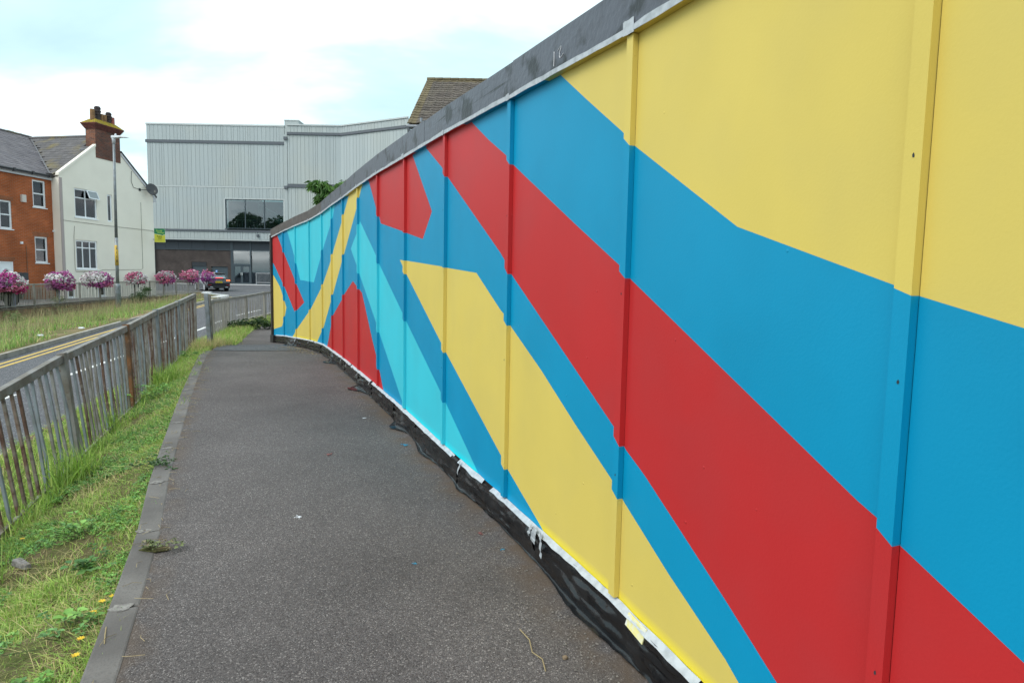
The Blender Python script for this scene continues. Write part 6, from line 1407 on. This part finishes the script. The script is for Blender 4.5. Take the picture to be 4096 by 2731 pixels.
# yellow flowers in the verge
m_yfl = mat('buttercup_yellow', (.70, .46, .01), .5)
for lb, x, y in [('yellow flower head, left one of the cluster beside the edging', -1.95, 2.88), ('yellow flower head, right one of the cluster beside the edging', -1.91, 2.90), ('yellow flower head, lowest of the cluster beside the edging', -1.94, 2.80), ('lone yellow flower low in the corner grass', -1.80, 2.48), ('small yellow flower between the cluster and the lone low flower', -1.86, 2.60), ('yellow dandelion by the rail foot at the left frame edge', -3.38, 4.2)]:
    z = zverge(x, y)+.045; fl_ = thing('yellow_flower', lb, 'flower', (x, y, z-.045)); q = MB(); rs_ = random.Random(lb)
    for k in range(8):
        a = 2*math.pi*k/8; q.v += [(x, y, z), (x+.012*math.cos(a-.35), y+.012*math.sin(a-.35), z+.006), (x+.019*math.cos(a), y+.019*math.sin(a), z+.004+rs_.uniform(0, .006)), (x+.012*math.cos(a+.35), y+.012*math.sin(a+.35), z+.006)]; o = 4*k; q.f.append((o, o+1, o+2, o+3)); q.m.append(0)
    q.build('petals', m_yfl, fl_); q2 = MB().tube([(x, y, z-.06), (x, y, z)], .002, 4); q2.build('stem', mat('flower_stem', (.06, .12, .03), .7) if 'flower_stem' not in bpy.data.materials else bpy.data.materials['flower_stem'], fl_)

# ================================================================ SMALL THINGS ON THE PATH AND VERGE
rl = random.Random(17)
def pebble(name, label, x, y, r, m, cat, flat=.6, seed=0, z=None):
    z = zp(y) if z is None else z
    bm = bmesh.new(); bmesh.ops.create_icosphere(bm, subdivisions=2, radius=1)
    for v in bm.verts:
        k = 1+.28*mnoise.noise(v.co*1.6+Vector((seed*3.3, 0, 0))); v.co = Vector((x+v.co.x*r*k, y+v.co.y*r*k*.8, z+r*flat*.7+v.co.z*r*k*flat))
    me = bpy.data.meshes.new(name); bm.to_mesh(me); bm.free(); me.materials.append(m); o = bpy.data.objects.new(name, me); col.objects.link(o); WORLD[o.name] = Vector((0, 0, 0)); tag(o, label, cat); return o
m_stone = mat('grey_stone', (.22, .20, .18), .9, .2, var=(60, (.13, .12, .11), .4, .7)); m_brown = mat('brown_stone', (.20, .15, .10), .9, .2)
pebble('stone', 'round brown pebble on the path near the plastic, below the yellow mural panel', .245, 2.47, .012, m_brown, 'stone', .8, 1)
pebble('stone', 'dark flat stone by the plastic at the bottom of the path', .46, 2.13, .016, m_stone, 'stone', .5, 2)
# loose grit, too fine to count, collected along the plastic
q = MB()
for k in range(900):
    y = 1.6+11.5*rl.random()**1.4; x = xw(y)-.10-abs(rl.gauss(0, .16)); r = rl.uniform(.002, .0065); z = zp(y)+.003
    q.add([(x-r, y-r, z), (x+r, y-r*.7, z), (x+r*.8, y+r, z), (x-r*.7, y+r*.8, z), (x, y, z+r*1.1)], [(0, 1, 4), (1, 2, 4), (2, 3, 4), (3, 0, 4)])
o = q.build('grit', m_stone, kind='stuff')
q = MB()
for k in range(260):
    y = 11.3+1.9*rl.random(); x = xw(y)-.12-abs(rl.gauss(0, .22)); a = rl.random()*6.28; L = rl.uniform(.01, .03); z = zp(y)+.006
    q.add([(x, y, z), (x+L*math.cos(a), y+L*math.sin(a), z+.004), (x+L*.5*math.cos(a)-.004*math.sin(a), y+L*.5*math.sin(a)+.004*math.cos(a), z+.012)], [(0, 1, 2)])
q.build('dry_leaf_litter', m_straw, kind='stuff')
q = MB()
for k in range(160):
    y = 2.2+9*rl.random(); x = xedge(y)-.12+rl.gauss(.10, .09); a = rl.random()*6.28; L = rl.uniform(.03, .10); z = zp(y)+.012
    q.tube([(x, y, z), (x+L*.5*math.cos(a), y+L*.5*math.sin(a), z+.006), (x+L*math.cos(a+.3), y+L*math.sin(a+.3), z)], .0013, 3)
q.build('straw_bits', m_straw, kind='stuff')
def blot(name, label, x, y, r, m, cat='paint splash', seed=0, el=1.0):
    q = MB(); rs_ = random.Random(seed)
    for c in range(9):
        rr0 = r*(.62 if c == 0 else rs_.uniform(.08, .30)); a0 = rs_.random()*6.28; dd = 0 if c == 0 else r*rs_.uniform(.5, 1.7); cx, cy = x+dd*math.cos(a0)*el, y+dd*math.sin(a0); pts = []
        for k in range(12): a = 2*math.pi*k/12; rr = rr0*(1+.9*mnoise.noise(Vector((math.cos(a)*1.6+seed*5, math.sin(a)*1.6, seed+c)))); pts.append((cx+rr*math.cos(a)*el, cy+rr*math.sin(a), zp(cy)+.0042))
        q.poly(pts, (0, 0, .0006))
    o = q.build(name, m); tag(o, label, cat); return o
m_bsp = mat('blue_splash', (.02, .24, .40), .6, .3); m_rsp = mat('red_splash', (.20, .07, .065), .8); m_wsp = mat('white_paper', (.66, .68, .72), .8)
blot('paint_splash', 'blue paint splash on the path beside the plastic, largest of the splashes', -.92, 5.39, .030, m_bsp, seed=1)
blot('paint_splash', 'small blue paint spot on the path beside the taped plastic fold', -.03, 3.43, .012, m_bsp, seed=2)
blot('paint_splash', 'small blue paint spot out in the middle of the path', -.50, 3.25, .010, m_bsp, seed=3)
blot('paint_splash', 'faint red paint smear beside the plastic, below the turquoise stripe', -.17, 3.64, .016, m_rsp, seed=4)
blot('paint_splash', 'faint red paint smear in the middle of the path', -1.51, 5.09, .026, m_rsp, seed=5)
blot('bird_dropping', 'white bird dropping in the middle of the path', -1.32, 3.82, .020, m_wsp, 'bird dropping', 6)
blot('bird_dropping', 'white bird dropping on the edging stone near the corner weed', -2.00, 3.20, .016, m_wsp, 'bird dropping', 7, 1.5)
blot('bird_dropping', 'white bird dropping on the path above the blue splash', -1.50, 6.30, .018, m_wsp, 'bird dropping', 8)
def twig(label, pts, r=.003):
    y = pts[0][1]; q = MB(); q.tube([(x, yy, zp(yy)+.008+.004*(i % 2)) for i, (x, yy) in enumerate(pts)], r, 5); o = q.build('twig', m_straw); tag(o, label, 'twig')
twig('bent dry stalk on the path by the plastic, right of the blue spot', [(.06, 2.66), (.10, 2.58), (.11, 2.50), (.15, 2.45), (.16, 2.38)], .0025)
twig('short straight straw on the path near the bottom edge', [(.26, 2.20), (.30, 2.16), (.34, 2.13)], .0025)
twig('pale straw lying on the edging stone in the lower left', [(-1.76, 2.62), (-1.72, 2.55), (-1.69, 2.50)], .0025)
# weed turf that has slid over the edging
V_, F_, T_ = rosette_leaves(np.array([(-1.94+rl.gauss(0, .05), 3.35+rl.gauss(0, .025), zp(3.1)+.012) for _ in range(16)]), .028, 61, [(.10, .12, .05), (.14, .12, .07)])
tt = thing('turf_clod', 'small clod of turf lying across the edging stone onto the path', 'turf clod', (-1.94, 3.35, zp(3.35)))
mesh_np('tuft', V_, [np.array(F_)], m_leaf, tt, tint=np.array(T_))
q = MB(); q.poly([(x_+.06, y_+.22, zp(3.35)+.006) for x_, y_ in ((-2.10, 3.11), (-2.0, 3.09), (-1.94, 3.12), (-1.96, 3.16), (-2.06, 3.16))], (0, 0, .006)); q.build('soil', m_soil, tt)
# wood chip in the grass, litter on the bank, loose bricks by the road
bk = MB(); zb_ = zverge(-2.98, 3.72); bk.hexa([(-3.06, 3.70, zb_+.03), (-2.94, 3.66, zb_+.02), (-2.92, 3.70, zb_+.02), (-3.04, 3.76, zb_+.03), (-3.05, 3.70, zb_+.075), (-2.94, 3.665, zb_+.055), (-2.925, 3.695, zb_+.05), (-3.035, 3.75, zb_+.07)]); o = bk.build('bark_piece', mat('pale_bark', (.27, .25, .24), .9, .2, var=(50, (.12, .11, .10), .4, .7)), bevel=.008); tag(o, 'piece of pale grey bark lying in the verge grass near the rail', 'bark piece')
m_rub = mat('rubble_brick', (.15, .085, .065), .9, .2, var=(9, (.10, .085, .075), .4, .7))
for k, (y, lb) in enumerate([(7.35, 'loose brown brick at the road edge seen through the rail, nearest one'), (7.75, 'loose brown brick at the road edge seen through the rail, middle one'), (8.15, 'loose brown brick at the road edge seen through the rail, farthest one')]):
    x = xnk(y)+.22; z = zroad(y)+.09; q = MB().beam((x, y-.15, z+.04+.02*k), (x-.09, y+.15, z+.05), .10, .09); o = q.build('loose_brick', m_rub, bevel=.008); tag(o, lb, 'brick', 'loose bricks at the road edge')
for x, y, lb in [(-13.2, 17.4, 'white scrap of litter in the dry grass of the far bank'), (-13.35, 19.3, 'crumpled white paper on the far bank near the kerb')]:
    q = MB(); z = zbank(x, y)+.05; q.hexa([(x-.07, y-.05, z), (x+.07, y-.05, z), (x+.08, y+.06, z), (x-.06, y+.06, z), (x-.05, y-.04, z+.04), (x+.06, y-.03, z+.02), (x+.05, y+.03, z+.04), (x-.04, y+.04, z+.03)]); o = q.build('paper_litter', m_wsp); tag(o, lb, 'litter')
